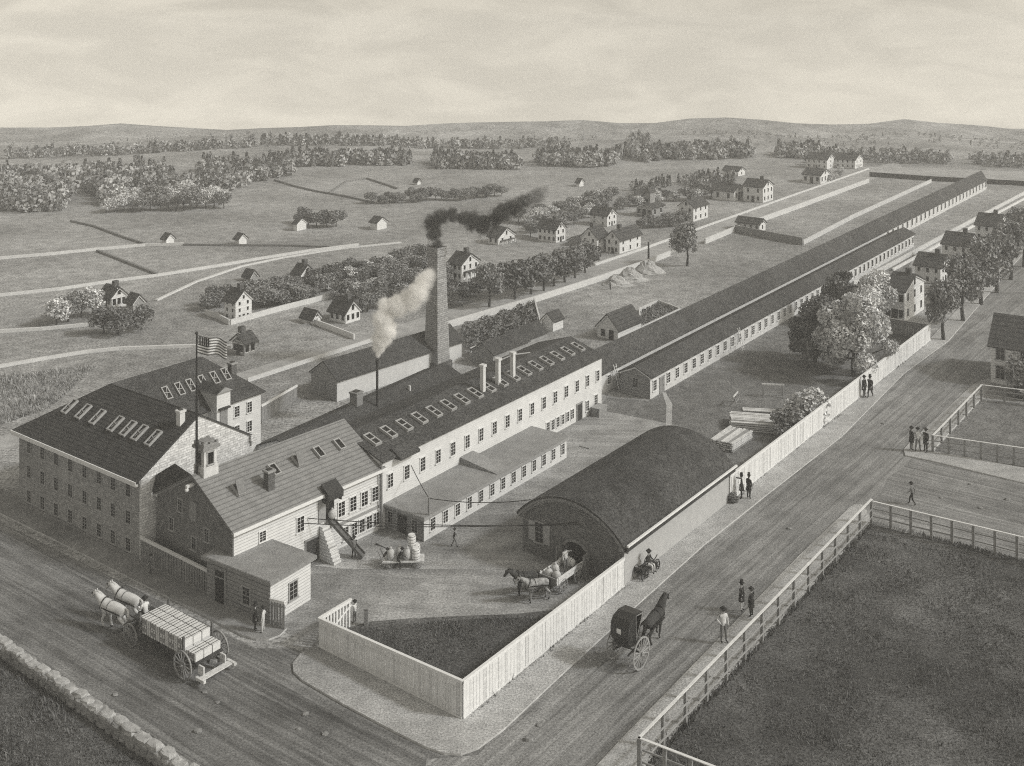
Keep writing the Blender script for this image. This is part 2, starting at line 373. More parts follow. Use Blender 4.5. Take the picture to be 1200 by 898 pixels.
class Bld:
    def __init__(s,name,label,cat,near,uend,vend=None,W=None,L=None,ang=None,group=None,O=None):
        s.O=G(*near) if O is None else O
        if ang is None:
            d=G(*uend)-s.O; ang=atan2(d.y,d.x); s.L=d.length if L is None else L
        else:
            s.L=L if L is not None else (G(*uend)-s.O).dot(Vector((cos(ang),sin(ang),0)))
        s.ang=ang; s.u=Vector((cos(ang),sin(ang),0)); s.v=Vector((-sin(ang),cos(ang),0))
        s.W=W if W is not None else (G(*vend)-s.O).dot(s.v)
        s.e=empty(name,s.O,ang,label,cat,group)
    def w(s,u,v,z=0): p=s.O+s.u*u+s.v*v; p.z=z; return p
    def zof(s,u,v,py): return zpt(s.w(u,v),py)
    def part(s,mb,name,mat,smooth=False,label=None):
        o=mb.build(name,mat,s.e,smooth=smooth)
        if label: o['label']=label
        return o
    def walls(s,mat,ze,zr=None,axis='u',u0=0,v0=0,u1=None,v1=None,name='wall',z0=0):
        u1=s.L if u1 is None else u1; v1=s.W if v1 is None else v1
        s.ze=ze; s.zr=zr or ze; s.axis=axis
        mb=MB()
        if zr is None: mb.box(u0,v0,z0,u1,v1,ze)
        elif axis=='u': mb.prism([(v0,z0),(v1,z0),(v1,ze),((v0+v1)/2,zr),(v0,ze)],'x',u0,u1)
        else: mb.prism([(u0,z0),(u1,z0),(u1,ze),((u0+u1)/2,zr),(u0,ze)],'y',v0,v1)
        return s.part(mb,name,mat)
    def roof(s,mat,ov=.25,t=.12,ovr=None,axis=None,u0=0,v0=0,u1=None,v1=None,ze=None,zr=None,name='roof',lift=.02):
        axis=axis or s.axis; ze=s.ze if ze is None else ze; zr=s.zr if zr is None else zr
        u1=s.L if u1 is None else u1; v1=s.W if v1 is None else v1; ovr=ov if ovr is None else ovr
        a,b=(v0,v1) if axis=='u' else (u0,u1); m=(a+b)/2; sl=(zr-ze)/(b-a)*2; k=lift
        pr=[(a-ov,ze-ov*sl+k),(m,zr+k),(b+ov,ze-ov*sl+k),(b+ov,ze-ov*sl+t+k),(m,zr+t+k),(a-ov,ze-ov*sl+t+k)]
        mb=MB()
        if axis=='u': mb.prism(pr,'x',u0-ovr,u1+ovr)
        else: mb.prism(pr,'y',v0-ovr,v1+ovr)
        s.sl=sl; return s.part(mb,name,mat)
    def flat(s,mat,z,ov=.2,t=.22,u0=0,v0=0,u1=None,v1=None,name='roof',edge=None,rise=0):
        u1=s.L if u1 is None else u1; v1=s.W if v1 is None else v1
        mb=MB(); mb.box(u0-ov,v0-ov,z,u1+ov,v1+ov,z+t)
        o=s.part(mb,name,mat)
        if edge:
            e=MB(); q=ov+.05; h=t*.85
            e.box(u0-q,v0-q,z-.1,u1+q,v0-ov-.002,z+h); e.box(u0-q,v1+ov+.002,z-.1,u1+q,v1+q,z+h)
            e.box(u0-q,v0-ov-.001,z-.1,u0-ov-.002,v1+ov+.001,z+h); e.box(u1+ov+.002,v0-ov-.001,z-.1,u1+q,v1+ov+.001,z+h)
            s.part(e,'cornice',edge)
        return o
    def cornice(s,mat,axis=None,h=.18,d=.14,off=.25):
        axis=axis or s.axis; mb=MB(); z=s.ze-h-.05
        if axis=='u': mb.box(-.2,-d,z,s.L+.2,-.003,z+h); mb.box(-.2,s.W+.003,z,s.L+.2,s.W+d,z+h)
        else: mb.box(-d,-.2,z,-.003,s.W+.2,z+h); mb.box(s.L+.003,-.2,z,s.L+d,s.W+.2,z+h)
        return s.part(mb,'cornice',mat)
    def rake(s,mat,axis=None,w=.16,far=False):           # boards up the gable edge
        axis=axis or s.axis; mb=MB(); a,b=(0,s.W) if axis=='u' else (0,s.L); m=(a+b)/2
        for p0,p1 in (((a-.2,s.ze-.2*s.sl-.06),(m,s.zr-.06)),((b+.2,s.ze-.2*s.sl-.06),(m,s.zr-.06))):
            for e in ((-.1,) if not far else (-.1,(s.L if axis=='u' else s.W)+.1)):
                if axis=='u': mb.bar((e,p0[0],p0[1]),(e,p1[0],p1[1]),.1,w)
                else: mb.bar((p0[0],e,p0[1]),(p1[0],e,p1[1]),.1,w)
        return s.part(mb,'bargeboard',mat)
    def win(s,face,t,z,w,h,dark=False,arch=False,name='window',plain=False,off=0):
        fr,pn=window_meshes(w,h,dark,arch,plain)
        loc,rot=s.at(face,t,z,off); o=link(name,fr,s.e,loc,rot); link('pane',pn,o); return o
    def at(s,face,t,z,off=0):
        if face=='r': return (t,-off,z),(0,0,0)
        if face=='l': return (-off,t,z),(0,0,-pi/2)
        if face=='b': return (t,s.W+off,z),(0,0,pi)
        return (s.L+off,t,z),(0,0,pi/2)
    def row(s,face,n,a,b,z,w,h,**k):
        for i in range(n): s.win(face,a+(b-a)*(i/(n-1) if n>1 else 0),z,w,h,**k)
    def door(s,face,t,z,w,h,mat,frame=None,name='door',handle=True):
        loc,rot=s.at(face,t,z); mb=MB().box(-w/2,-.04,0,w/2,.01,h); mb.box(-w/2+w*.12,-.055,h*.08,-w*.06,-.041,h*.42); mb.box(w*.06,-.055,h*.08,w/2-w*.12,-.041,h*.42)
        mb.box(-w/2+w*.12,-.055,h*.5,-w*.06,-.041,h*.93); mb.box(w*.06,-.055,h*.5,w/2-w*.12,-.041,h*.93)
        o=link(name,mb.mesh(name,mat),s.e,loc,rot)
        if frame:
            f=MB(); q=.1; f.box(-w/2-q,-.08,0,-w/2,0,h); f.box(w/2,-.08,0,w/2+q,0,h); f.box(-w/2-q*1.5,-.12,h,w/2+q*1.5,0,h+q*1.3)
            link('door_frame',f.mesh('door_frame',frame),o)
        if handle: link('handle',MB().ball((w*.38,-.08,h*.45),.045).mesh('handle',MT['iron']),o)
        return o
    def sky(s,t,f,w,l,style='m',top=.14,lid=False):         # t along the ridge, f = fraction up the near slope
        fr,pn=skylight_meshes(w,l,style)
        half=(s.W if s.axis=='u' else s.L)/2; a=math.atan2(s.zr-s.ze,half)
        d=f*half; z=s.ze+(s.zr-s.ze)*f+top
        R=Matrix.Rotation(a,4,'X')
        if s.axis=='v': R=Matrix.Rotation(-pi/2,4,'Z')@R; loc=(d,t,z)
        else: loc=(t,d,z)
        o=link('skylight',fr,s.e); o.matrix_local=Matrix.Translation(loc)@R; link('pane',pn,o)
        if lid:
            lm=MB().box(-w/2,0,0,w/2,l,.05).mesh('lid',MT['shingle'])
            link('lid',lm,o,(0,l,.14),(radians(-150 if lid==2 else 35),0,0) if lid==2 else (radians(38),0,0),None).location=(0,l if lid==2 else .0,.15)
        return o
    def chimney(s,u,v,z0,z1,w,mat=None,cap=True,d=None,name='chimney'):
        d=d or w; mb=MB().box(u-w/2,v-d/2,z0,u+w/2,v+d/2,z1)
        o=s.part(mb,name,mat or MT['chimsmall'])
        if cap:
            c=MB().box(u-w/2-.08,v-d/2-.08,z1,u+w/2+.08,v+d/2+.08,z1+.16); c.box(u-w*.3,v-d*.3,z1+.16,u+w*.3,v+d*.3,z1+.24,1)
            link('chimney_cap',c.mesh('chimney_cap',[mat or MT['trimgrey'],MT['black']]),o)
        return o
def spread(n,a,b): return [a+(b-a)*i/(n-1) for i in range(n)] if n>1 else [(a+b)/2]

# ---- the brick mill at the corner -----------------------------------------------------------
near=(164,659); O=G(*near); d=G(22.5,589)-O; ang=atan2(d.y,d.x)-pi/2
zeA=hgt(659,561)
def GZ(px,py,z): return G(px,py,z)
LA=(GZ(286,508,zeA)-GZ(163,560,zeA)).dot(Vector((cos(ang),sin(ang),0)))
A=Bld('brick_mill','long three storey dark brick mill with whitewashed stone gable beside the front street','mill',near,None,vend=(22.5,589),L=LA,ang=ang)
zrA=A.zof(LA/2,0,487)
A.walls(MT['brick'],zeA,zrA,'v',v1=9.0)
A.part(MB().box(0,9.002,0,LA,A.W,zeA),'wall',MT['brick'])
A.part(MB().prism([(-.04,0),(LA+.04,0),(LA+.04,zeA+.02),(LA/2,zrA+.05),(-.04,zeA+.02)],'y',-.12,-.004),'gable_wall',MT['stone'],label='whitewashed rough stone gable wall')
A.sl=(zrA-zeA)/(LA/2)
VR=12.4                                     # the ridge turns here into the rear wing
def planes(b,name,mat,polys,t=.14):
    mb=MB()
    for p in polys: mb.add(p,[tuple(range(len(p)))])
    o=b.part(mb,name,mat)
    me=o.data
    for p in me.polygons:
        if p.normal.z<0: p.flip()
    md=o.modifiers.new('thickness','SOLIDIFY'); md.thickness=t; md.offset=1
    return o
o_=.45; zo=zeA-o_*A.sl+.02; zt_=zrA+.02
planes(A,'roof',MT['slate'],[[(-o_,-.22,zo),(LA/2,-.22,zt_),(LA/2,VR,zt_),(-o_,A.W+o_,zo)],[(LA/2,-.22,zt_),(LA+o_,-.22,zo),(LA+o_,VR,zo),(LA/2,VR,zt_)]])
A.cornice(MT['trimgrey'],h=.28,d=.22)
A.part(MB().box(-.56,-.2,zo-.05,-.455,A.W+.5,zo+.15).box(-.52,-.2,zo-.22,-.3,A.W+.45,zo-.055),'gutter',MT['trim'])
cols=[.085,.2,.31,.425,.545,.665,.785,.905]
for z in (zeA*.735,zeA*.405,zeA*.075):
    for c in cols: A.win('l',A.W*c,z,.6,1.02,dark=True,arch=True)
A.part(MB().box(-.1,0,0,-.004,A.W,.3),'plinth',MT['greywood'])
for c in (.115,.22,.31,.41,.56,.68,.8): A.sky(A.W*c*1.0,.38,.74,1.5,'x')
A.chimney(LA*.40,A.W*.045,zrA*.86,zrA+.45,.5,MT['plain'])
A.part(MB().box(LA-.2,-.35,zeA-.35,LA+.5,-.125,zeA+.15).box(LA-.1,-.3,zeA-.7,LA+.35,-.127,zeA-.352),'corbel',MT['stone'])

# ---- its rear wing with the stair tower -------------------------------------------------------
uE=19.4
B=Bld('rear_wing','rear wing behind the brick mill with a pedimented stair tower and six skylights','mill wing',None,None,O=A.w(LA+.02,8.6),ang=A.ang,L=uE-LA-.02,W=A.W-8.6)
def ux(b,px,v,z):
    lo,hi=-30,60
    for _ in range(50):
        m=(lo+hi)/2; p=b.w(m,v,z); x=600+p.x/p.y*F
        if x<px: lo=m
        else: hi=m
    return lo
zeB=zeA-.05; B.walls(MT['plaster'],zeB); B.axis='u'; B.zr=zrA; B.sl=(zrA-zeB)/(VR-8.6)
r1=LA/2-LA-.02; r2=15.3-LA-.02; vr=VR-8.6; zq=zeB-.3*B.sl+.02
planes(B,'roof',MT['slate2'],[[(r1,vr,zt_+.01),(r1,-.3,zq),(B.L+.3,-.3,zq),(r2,vr,zt_+.01)],[(r2,vr,zt_+.01),(B.L+.3,-.3,zq),(B.L+.3,B.W+.45,zq)],[(r1,vr,zt_+.01),(r2,vr,zt_+.01),(B.L+.3,B.W+.45,zq),(-LA-.45,B.W+.45,zo)]])
B.part(MB().box(0,-.16,zeB-.34,B.L+.1,-.003,zeB-.14),'cornice',MT['trim'])
for px in (277.5,292):
    t=ux(B,px,0,5); B.win('r',t,zeB-1.75,.55,1.0,arch=True); B.win('r',t,zeB-3.6,.55,1.0,arch=True)
WB0=B.W; B.W=vr*2
for px in (196,211,224,238,252,265): B.sky(ux(B,px,vr*.45,zeB+1.5),.36,.66,1.35,'x')
B.W=WB0
tu0,tu1=ux(B,254,-1.2,6),ux(B,270,-1.2,6)
tz=zpt(B.w(tu0,-1.2),462)
tower=B.part(MB().box(tu0,-1.2,0,tu1,1.9,tz),'stair_tower',MT['plaster'])
link('tower_roof',MB().prism([(tu0-.2,tz),(tu1+.2,tz),((tu0+tu1)/2,tz+.55)],'y',-1.4,2.2).mesh('tower_roof',MT['slate2']),tower)
link('tower_pediment',MB().prism([(tu0-.1,tz+.03),(tu1+.1,tz+.03),((tu0+tu1)/2,tz+.47)],'y',-1.45,-1.405).mesh('tower_pediment',MT['trimgrey']),tower)
link('tower_door',MB().box(-.42,-.06,0,.42,.02,1.7).mesh('tower_door',MT['greywood']),tower,((tu0+tu1)/2,-1.2,tz-3.3))
link('tower_hood',MB().box(-.6,-.3,0,.6,-.001,.14).mesh('tower_hood',MT['darkwood']),tower,((tu0+tu1)/2,-1.2,tz-1.55))
f=.55; B.chimney(r2+f*(B.L-r2),vr*(1-f)+.3,zrA-f*3.4-.5,zrA-f*3.4+1.1,.6)

# ---- gabled packing house with cupola -----------------------------------------------------------
nearP=(274,704)
P=Bld('packing_house','gabled clapboard building with roof cupola, pale shingle roof and dark brick street gable','factory building',nearP,(446,620),W=1)
zeP=hgt(704,621)
P.W=(G(180,657)-P.O).dot(P.v)
zrP=P.zof(0,P.W/2,557)
P.walls(MT['clap'],zeP,zrP,'u')
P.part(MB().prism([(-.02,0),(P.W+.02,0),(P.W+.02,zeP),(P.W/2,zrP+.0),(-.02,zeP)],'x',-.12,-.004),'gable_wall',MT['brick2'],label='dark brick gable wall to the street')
P.roof(MT['shingle'],ov=.35,ovr=.3); P.cornice(MT['trim'],h=.22,d=.16); P.rake(MT['trimgrey'])
P.part(MB().box(-.3,-.44,zeP-.36*P.sl-.1,P.L+.3,-.355,zeP-.36*P.sl+.14),'gutter',MT['trim'])
W2=P.W/2
for t,z in ((W2-1.75,zeP*.66),(W2+1.75,zeP*.9),(W2+2.9,zeP*.56),(W2-.1,zeP*.44),(W2-2.7,zeP*.3)): P.win('l',t,z,.55,.95,dark=True,off=.12)
for k in range(5): P.win('l',P.W*(.14+.17*k),zeP*.1,.55,.5,dark=True,off=.12,plain=True)
P.part(MB().box(-.2,W2-.45,zeP*.86,-.125,W2+.45,zeP*1.14),'hoist_door',MT['greywood'])
P.part(MB().box(-.75,W2-.12,zrP-.75,-.125,W2+.12,zrP-.55).ball((-.7,W2,zrP-.9),.16),'hoist_beam',MT['trim'])
P.win('r',P.L*.175,zeP*.66,.55,.75)
P.win('r',P.L*.42,zeP*.55,.66,1.15)
for f in (.705,.79,.875,.955): P.win('r',P.L*f,zeP*.50,.66,1.15)
for f in (.735,.8,.855,.91,.965): P.win('r',P.L*f,zeP*.1,.56,1.05)
P.part(MB().box(P.L*.69,-.05,zeP*.36,P.L,-.004,zeP*.4),'belt_board',MT['trimgrey'])
P.door('r',P.L*.50,0,1.25,1.85,MT['darkwood'],MT['greywood'],name='wagon_door')
hu=P.L*.60                                                          # hoist doorway and chute
P.part(MB().box(hu-.1,-.05,zeP*.55,hu+.75,.02,zeP*.93),'hoist_doorway',MT['black'])
P.part(MB().box(hu-.85,-.09,zeP*.55,hu-.14,-.03,zeP*.93),'shutter',MT['trimgrey'])
P.part(MB().prism([(-.9,zeP*.9),(.05,zeP*1.02),(.05,zeP*1.12),(-.9,zeP*1.0)],'x',hu-.55,hu+1.0).box(hu-.5,-.75,zeP*.84,hu-.4,-.02,zeP*.9).box(hu+.85,-.75,zeP*.84,hu+.95,-.02,zeP*.9),'hood',MT['darkwood'])
c0=Vector((hu+.2,-.1,zeP*.55)); c1=Vector((hu+1.55,-2.6,.1)); sd_=(c1-c0).cross(Vector((0,0,1))).normalized()*.32
ch=MB(); ch.bar(c0,c1,.6,.06); ch.bar(c0+sd_+Vector((0,0,.1)),c1+sd_+Vector((0,0,.1)),.07,.22); ch.bar(c0-sd_+Vector((0,0,.1)),c1-sd_+Vector((0,0,.1)),.07,.22)
P.part(ch,'chute',MT['wood'])
st=MB()
for k in range(9):
    f=k/9; st.box(hu-.75,-.25-(1-f)*1.5,zeP*.5*f,hu+.02,-.08,zeP*.5*(f+1/9))
P.part(st,'stair',MT['clap'])
for f,sty,lid in ((.145,'o',1),(.4,'o',0),(.56,'o',1),(.71,'o',0),(.86,'o',0)): P.sky(P.L*f,.48 if f>.3 else .40,.66,1.15,sty,lid=lid)
P.chimney(P.L*.31,W2*.36,zeP*.9,zeP+2.35,.6)
cu=Vector((P.L*.03+.55,W2,0)); s0=.66
zc=zrP+.12
cp=MB().box(cu.x-s0,cu.y-s0,zc-.7,cu.x+s0,cu.y+s0,zc+.45).box(cu.x-s0*.85,cu.y-s0*.85,zc+.45,cu.x+s0*.85,cu.y+s0*.85,zc+1.75)
cup=P.part(cp,'cupola',MT['boards3'])
q=MB().box(cu.x-s0*1.15,cu.y-s0*1.15,zc+1.75,cu.x+s0*1.15,cu.y+s0*1.15,zc+1.95).box(cu.x-s0*1.0,cu.y-s0*1.0,zc+1.95,cu.x+s0*1.0,cu.y+s0*1.0,zc+2.15)
q.box(cu.x-s0*.7,cu.y-s0*.7,zc+2.15,cu.x+s0*.7,cu.y+s0*.7,zc+2.3)
for i in (-1,0,1):
    for j in (-1,0,1): q.box(cu.x+i*s0*.85-.1,cu.y+j*s0*.85-.1,zc+2.15,cu.x+i*s0*.85+.1,cu.y+j*s0*.85+.1,zc+2.27)
link('cupola_roof',q.mesh('cupola_roof',MT['greywood']),cup)
for fc,lo,ro in (('r',(cu.x,cu.y-s0*.85,zc+.6),(0,0,0)),('l',(cu.x-s0*.85,cu.y,zc+.6),(0,0,-pi/2))):
    fr,pn=window_meshes(.5,.9,True,False,True); o=link('cupola_window',fr,cup,lo,ro); pn2=pn; link('pane',pn2,o)
# link roof between mill and packing house
def lp(b,p): d=p-b.O; return (d.dot(b.u),d.dot(b.v),p.z)
zl=zeP-.35*P.sl+.1
c1=lp(P,P.w(-.3,P.W+.35,zl)); c2=lp(P,P.w(-.3,P.W/2,zrP+.13)); c3=lp(P,GZ(205,543.5,zrP+.1)); c4=lp(P,GZ(178.5,559.5,zl+.95))
planes(P,'roof',MT['slate'],[[c1,c2,c3,c4]],.05)
# ---- corner office ------------------------------------------------------------------------------
E=Bld('corner_office','small flat roofed clapboard office at the street corner','office',(317,733),(364,703),vend=(250,698))
zeE=hgt(733,682)
E.walls(MT['clap'],zeE); E.flat(MT['flatroof'],zeE,ov=.28,t=.2,edge=MT['greywood'])
E.part(MB().box(-.06,0,0,-.004,E.W,zeE-.1),'street_wall',MT['clap_shade'],label='clapboard wall to the street with its shade painted in')
E.win('r',E.L*.55,zeE*.3,.75,1.2,dark=True); E.win('l',E.W*.36,zeE*.28,.7,1.2,dark=True,off=.06)
E.part(MB().box(-.08,E.W*.78-.5,.0,-.061,E.W*.78+.5,zeE*.8),'door',MT['black'])
E.part(MB().box(-.16,E.W*.78-.66,.0,-.062,E.W*.78-.5,zeE*.86).box(-.16,E.W*.78+.5,.0,-.062,E.W*.78+.66,zeE*.86).box(-.2,E.W*.78-.7,zeE*.86,-.062,E.W*.78+.7,zeE*.92).box(-.14,E.W*.78-.5,zeE*.64,-.085,E.W*.78+.5,zeE*.67),'door_frame',MT['greywood'])

# ---- long two storey mill -----------------------------------------------------------------------
C=Bld('long_mill','long two storey white mill with dark roof, many skylights and three white vent posts','mill',(447,621),(705,478),W=1)
zeC=(hgt(621,536)+hgt(478,421))/2
ap=C.zof(C.L,0,420)
# ridge end shows at (668,396): solve the half width for a fixed pitch
best=None
for i in range(10,120):
    hw=i*.1
    for zr in [zeC+k*.1 for k in range(4,40)]:
        p=C.w(C.L,hw,zr); px=600+p.x/p.y*F; py=HY+(HC-zr)/p.y*F
        e=(px-668)**2+(py-396)**2
        if best is None or e<best[0]: best=(e,hw,zr)
C.W=best[1]*2; zrC=best[2]
C.walls(MT['plaster'],zeC,zrC,'u'); C.roof(MT['slate3'],ov=.3,ovr=.15); C.cornice(MT['trimgrey'],h=.14,d=.1)
C.row('r',17,C.L*.03,C.L*.975,zeC*.56,.62,1.15)
C.row('r',6,C.L*.70,C.L*.83,zeC*.1,.55,1.0)
C.win('r',C.L*.915,zeC*.1,.55,1.05); C.win('r',C.L*.965,zeC*.12,.6,1.1)
C.door('r',C.L*.87,0,.95,1.75,MT['darkwood'],MT['trimgrey'])
for t in spread(17,C.L*.035,C.L*.96): C.sky(t,.36,.8,1.6,'m')
C.part(MB().box(C.L*.195,0.02,zeC-.1,C.L*.195+.16,.1,zeC),'joint',MT['slate'])
vents=[]
for k,f in enumerate((.475,.545,.615)):
    u=C.L*f; v=C.W*.27; z0=zeC+(zrC-zeC)*.5; 
    mb=MB().box(u-.2,v-.2,z0,u+.2,v+.2,z0+2.5).box(u-.27,v-.27,z0+2.5,u+.27,v+.27,z0+2.75)
    C.part(mb,'vent_post',MT['plain'])
C.part(MB().tube([(C.L*.545,C.W*.27,z0+2.45),(C.L*.615,C.W*.27,z0+2.45),(C.L*.76,C.W*.45,zrC+.5)],.065),'vent_pipe',MT['trimgrey'])
C.part(MB().box(C.L*.045,-.75,zeC-.3,C.L*.115,.3,zeC-.1).prism([(-.75,zeC-.1),(.4,zeC-.1),(.4,zeC+.5)],'x',C.L*.045,C.L*.115),'loading_hood',MT['slate2'])
C.part(MB().tube([(-.12,-.12,0),(-.12,-.12,zeC)],.09),'downpipe',MT['greywood'])
# ---- flat annex in front of it ---------------------------------------------------------------------
D=Bld('flat_annex','one storey flat roofed white annex with a row of windows in the yard','factory annex',(497,635),(664,536.5),vend=(447.5,617))
zeD=hgt(635,607)
D.walls(MT['plaster'],zeD); D.flat(MT['flatroof'],zeD,ov=.22,t=.14,edge=MT['trimgrey'])
D.part(MB().box(-.06,0,0,-.004,D.W,zeD-.1),'end_wall',MT['clap_shade'],label='clapboard end wall with its shade painted in')
D.row('r',13,D.L*.05,D.L*.965,zeD*.3,.58,1.0)
D.win('l',D.W*.2,zeD*.3,.55,.95,off=.06,dark=True); D.win('l',D.W*.78,zeD*.3,.55,.95,off=.06,dark=True)
D.part(MB().box(-.1,D.W*.5-.5,.02,-.061,D.W*.5+.5,zeD*.82),'door',MT['darkwood'])
D.part(MB().prism([(0.1,zeD+.14),(D.W-.1,zeD+.14),(D.W-.1,zeD+.75),(0.1,zeD+.2)],'x',D.L*.47,D.L*.56),'roof_monitor',MT['flatroof'])
D.part(MB().tube([(.4,-.18,zeD),(.4,-.18,zeD+1.55)],.1),'wire_post',MT['greywood'])
# ---- arched warehouse ------------------------------------------------------------------------------
WB=Bld('arched_warehouse','dark brick warehouse with a wide black arched roof beside the main street','warehouse',(731.5,688),(854,590),vend=(613.5,645))
zeW=hgt(688,637)
rise=(WB.zof(0,WB.W/2,583)-zeW)*.93
ch2=WB.W/2; Rr=(ch2*ch2+rise*rise)/(2*rise)
def arcp(ov,up,n=18):
    r=Rr+up; a=math.asin(min(1,(ch2+ov)/r)); c=zeW+rise-Rr
    return [(WB.W/2-r*sin(-a+2*a*i/n),c+r*cos(-a+2*a*i/n)) for i in range(n+1)]
prof=arcp(0,0)
WB.part(MB().prism([(WB.W,0)]+prof+[(0,0)] if prof[0][0]>prof[-1][0] else [(0,0)]+prof+[(WB.W,0)],'x',0,WB.L),'wall',MT['render'])
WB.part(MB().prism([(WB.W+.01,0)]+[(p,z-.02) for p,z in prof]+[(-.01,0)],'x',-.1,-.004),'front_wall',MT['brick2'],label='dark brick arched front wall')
WB.part(MB().prism(arcp(.3,.05)+arcp(.34,.2)[::-1],'x',-.5,WB.L+.45),'roof',MT['arch'],smooth=False)
WB.part(MB().prism(arcp(.05,-.3)+arcp(.2,-.12)[::-1],'x',-.34,-.11).prism(arcp(.2,-.118)+arcp(.28,.045)[::-1],'x',-.47,-.11),'arch_moulding',MT['greywood'])
WB.part(MB().box(-.4,-.62,zeW-.02,WB.L+.45,-.46,zeW+.12),'gutter',MT['trim'])
WB.part(MB().box(-.35,-.5,zeW-.42,WB.L+.3,-.004,zeW-.06),'eave_board',MT['darkwood'])
WB.part(MB().box(-.3,WB.W-.3,zeW-.35,-.105,WB.W+.3,zeW+.0).box(-.3,-.5,zeW-.55,-.106,.3,zeW-.2),'corbel',MT['greywood'])
WB.win('l',WB.W*.825,zeW*.36,.75,1.55,dark=True,off=.1)
for s in (-1,1): WB.part(MB().box(-.16,WB.W*.825+s*.75-.27,zeW*.36,-.105,WB.W*.825+s*.75+.27,zeW*.36+1.55),'shutter',MT['skyframe'])
dw=WB.W*.46
WB.part(MB().prism([(dw-.95,0),(dw+.95,0),(dw+.95,1.75),(dw+.6,2.02),(dw,2.15),(dw-.6,2.02),(dw-.95,1.75)],'x',-.14,-.101),'doorway',MT['black'])
WB.part(MB().prism([(dw+1.25,1.7),(dw+.75,2.2),(dw,2.4),(dw-.75,2.2),(dw-1.25,1.7),(dw-.97,1.7),(dw-.6,2.04),(dw,2.17),(dw+.6,2.04),(dw+.97,1.7)],'x',-.2,-.102),'door_arch',MT['greywood'])
for s in (-1,1): WB.part(MB().box(-.9,dw+s*1.25-.06,0,-.11,dw+s*1.25+.06,1.75),'door_leaf',MT['greywood'])

# ---- boiler house, store and the tall stack ------------------------------------------------------------
N=Bld('boiler_house','low boiler house with a broad dark roof and thin iron steam pipe','boiler house',(417,519),(545,455),W=9.0)
ang=N.ang
zeN=N.zof(N.L,0,444); 
N.O=N.w(-8.0,0); N.e.location=N.O; N.L+=8.0
best=None
for i in range(20,140):
    hw=i*.1
    for zr in [zeN+k*.1 for k in range(2,40)]:
        p=N.w(N.L,hw,zr); px=600+p.x/p.y*F; py=HY+(HC-zr)/p.y*F; e=(px-521)**2+(py-427)**2
        if best is None or e<best[0]: best=(e,hw,zr)
N.W=best[1]*2; zrN=best[2]
N.walls(MT['plaster'],zeN,zrN,'u'); N.roof(MT['slate2'],ov=.25,ovr=.15); N.cornice(MT['trim'],h=.2,d=.14)
pv=N.W*.26; pz=zeN+(zrN-zeN)*.5; pu=ux(N,442,pv,pz)
N.part(MB().tube([(pu,pv,pz),(pu,pv,pz+4.9)],.13).tube([(pu,pv,pz+4.7),(pu,pv,pz+5.1)],.19),'steam_pipe',MT['iron'])
N.chimney(ux(N,417.5,N.W*.5,zrN+.5),N.W*.5,zrN-.3,zrN+1.2,.95,MT['greywood'])
N.chimney(ux(N,480,N.W*.27,pz),N.W*.27,pz,pz+.7,.22,MT['plain'],cap=False,name='vent')
S=Bld('store_barn','long gabled store with weathered doors behind the boiler house','store',(395,471),(541,422),vend=(347.5,466))
zeS=hgt(422,399); zrS=S.zof(0,S.W/2,424)
S.walls(MT['plain'],zeS,zrS,'u'); S.roof(MT['slate2'],ov=.3,ovr=.2); S.rake(MT['trimgrey'])
S.part(MB().prism([(0,0),(S.W,0),(S.W,zeS),(S.W/2,zrS),(0,zeS)],'x',-.06,-.004),'gable_wall',MT['clap_shade'],label='gable wall with its shade painted in grey')
S.part(MB().box(-.12,S.W*.42,0,-.065,S.W*.68,zeS*.75),'barn_door',MT['greywood'])
T0=G(512,431)
st=empty('chimney_stack',T0,A1,'tall tapered square brick chimney stack pouring dark smoke','chimney')
hs=hgt(431,289); b0,b1=1.14,.74
mb=MB()
lv=[(0,b0),(hs*.93,b1+.03),(hs*.93,b1+.16),(hs*.955,b1+.16),(hs*.955,b1+.05),(hs*.985,b1+.05),(hs*.985,b1+.14),(hs,b1+.14)]
for (za,ra),(zb,rb) in zip(lv,lv[1:]):
    if zb-za<1e-6: continue
    mb.add([(-ra,-ra,za),(ra,-ra,za),(ra,ra,za),(-ra,ra,za),(-rb,-rb,zb),(rb,-rb,zb),(rb,rb,zb),(-rb,rb,zb)],[(3,2,1,0),(4,5,6,7),(0,1,5,4),(1,2,6,5),(2,3,7,6),(3,0,4,7)])
mb.build('shaft',MT['chim'],st)
MB().box(-b1*.7,-b1*.7,hs+.002,b1*.7,b1*.7,hs+.06).build('flue',MT['black'],st)
MB().box(-b0-.2,-b0-.2,0,b0+.2,b0+.2,.9).build('plinth',MT['chimsmall'],st)
# two small gables behind the long mill
for near_,ue,lab,hh in (((578,431),(613,413),'small dark gabled shed just behind the vent posts of the long mill',1.6),((604,417),(636,401),'second small dark gabled shed farther along behind the long mill',1.5)):
    b=Bld('small_shed',lab,'shed',near_,ue,W=3.4,ang=A1,group='small sheds behind the long mill')
    b.walls(MT['housegrey'],hh,hh+1.1,'u'); b.roof(MT['slate2'],ov=.2); b.rake(MT['trimgrey'])
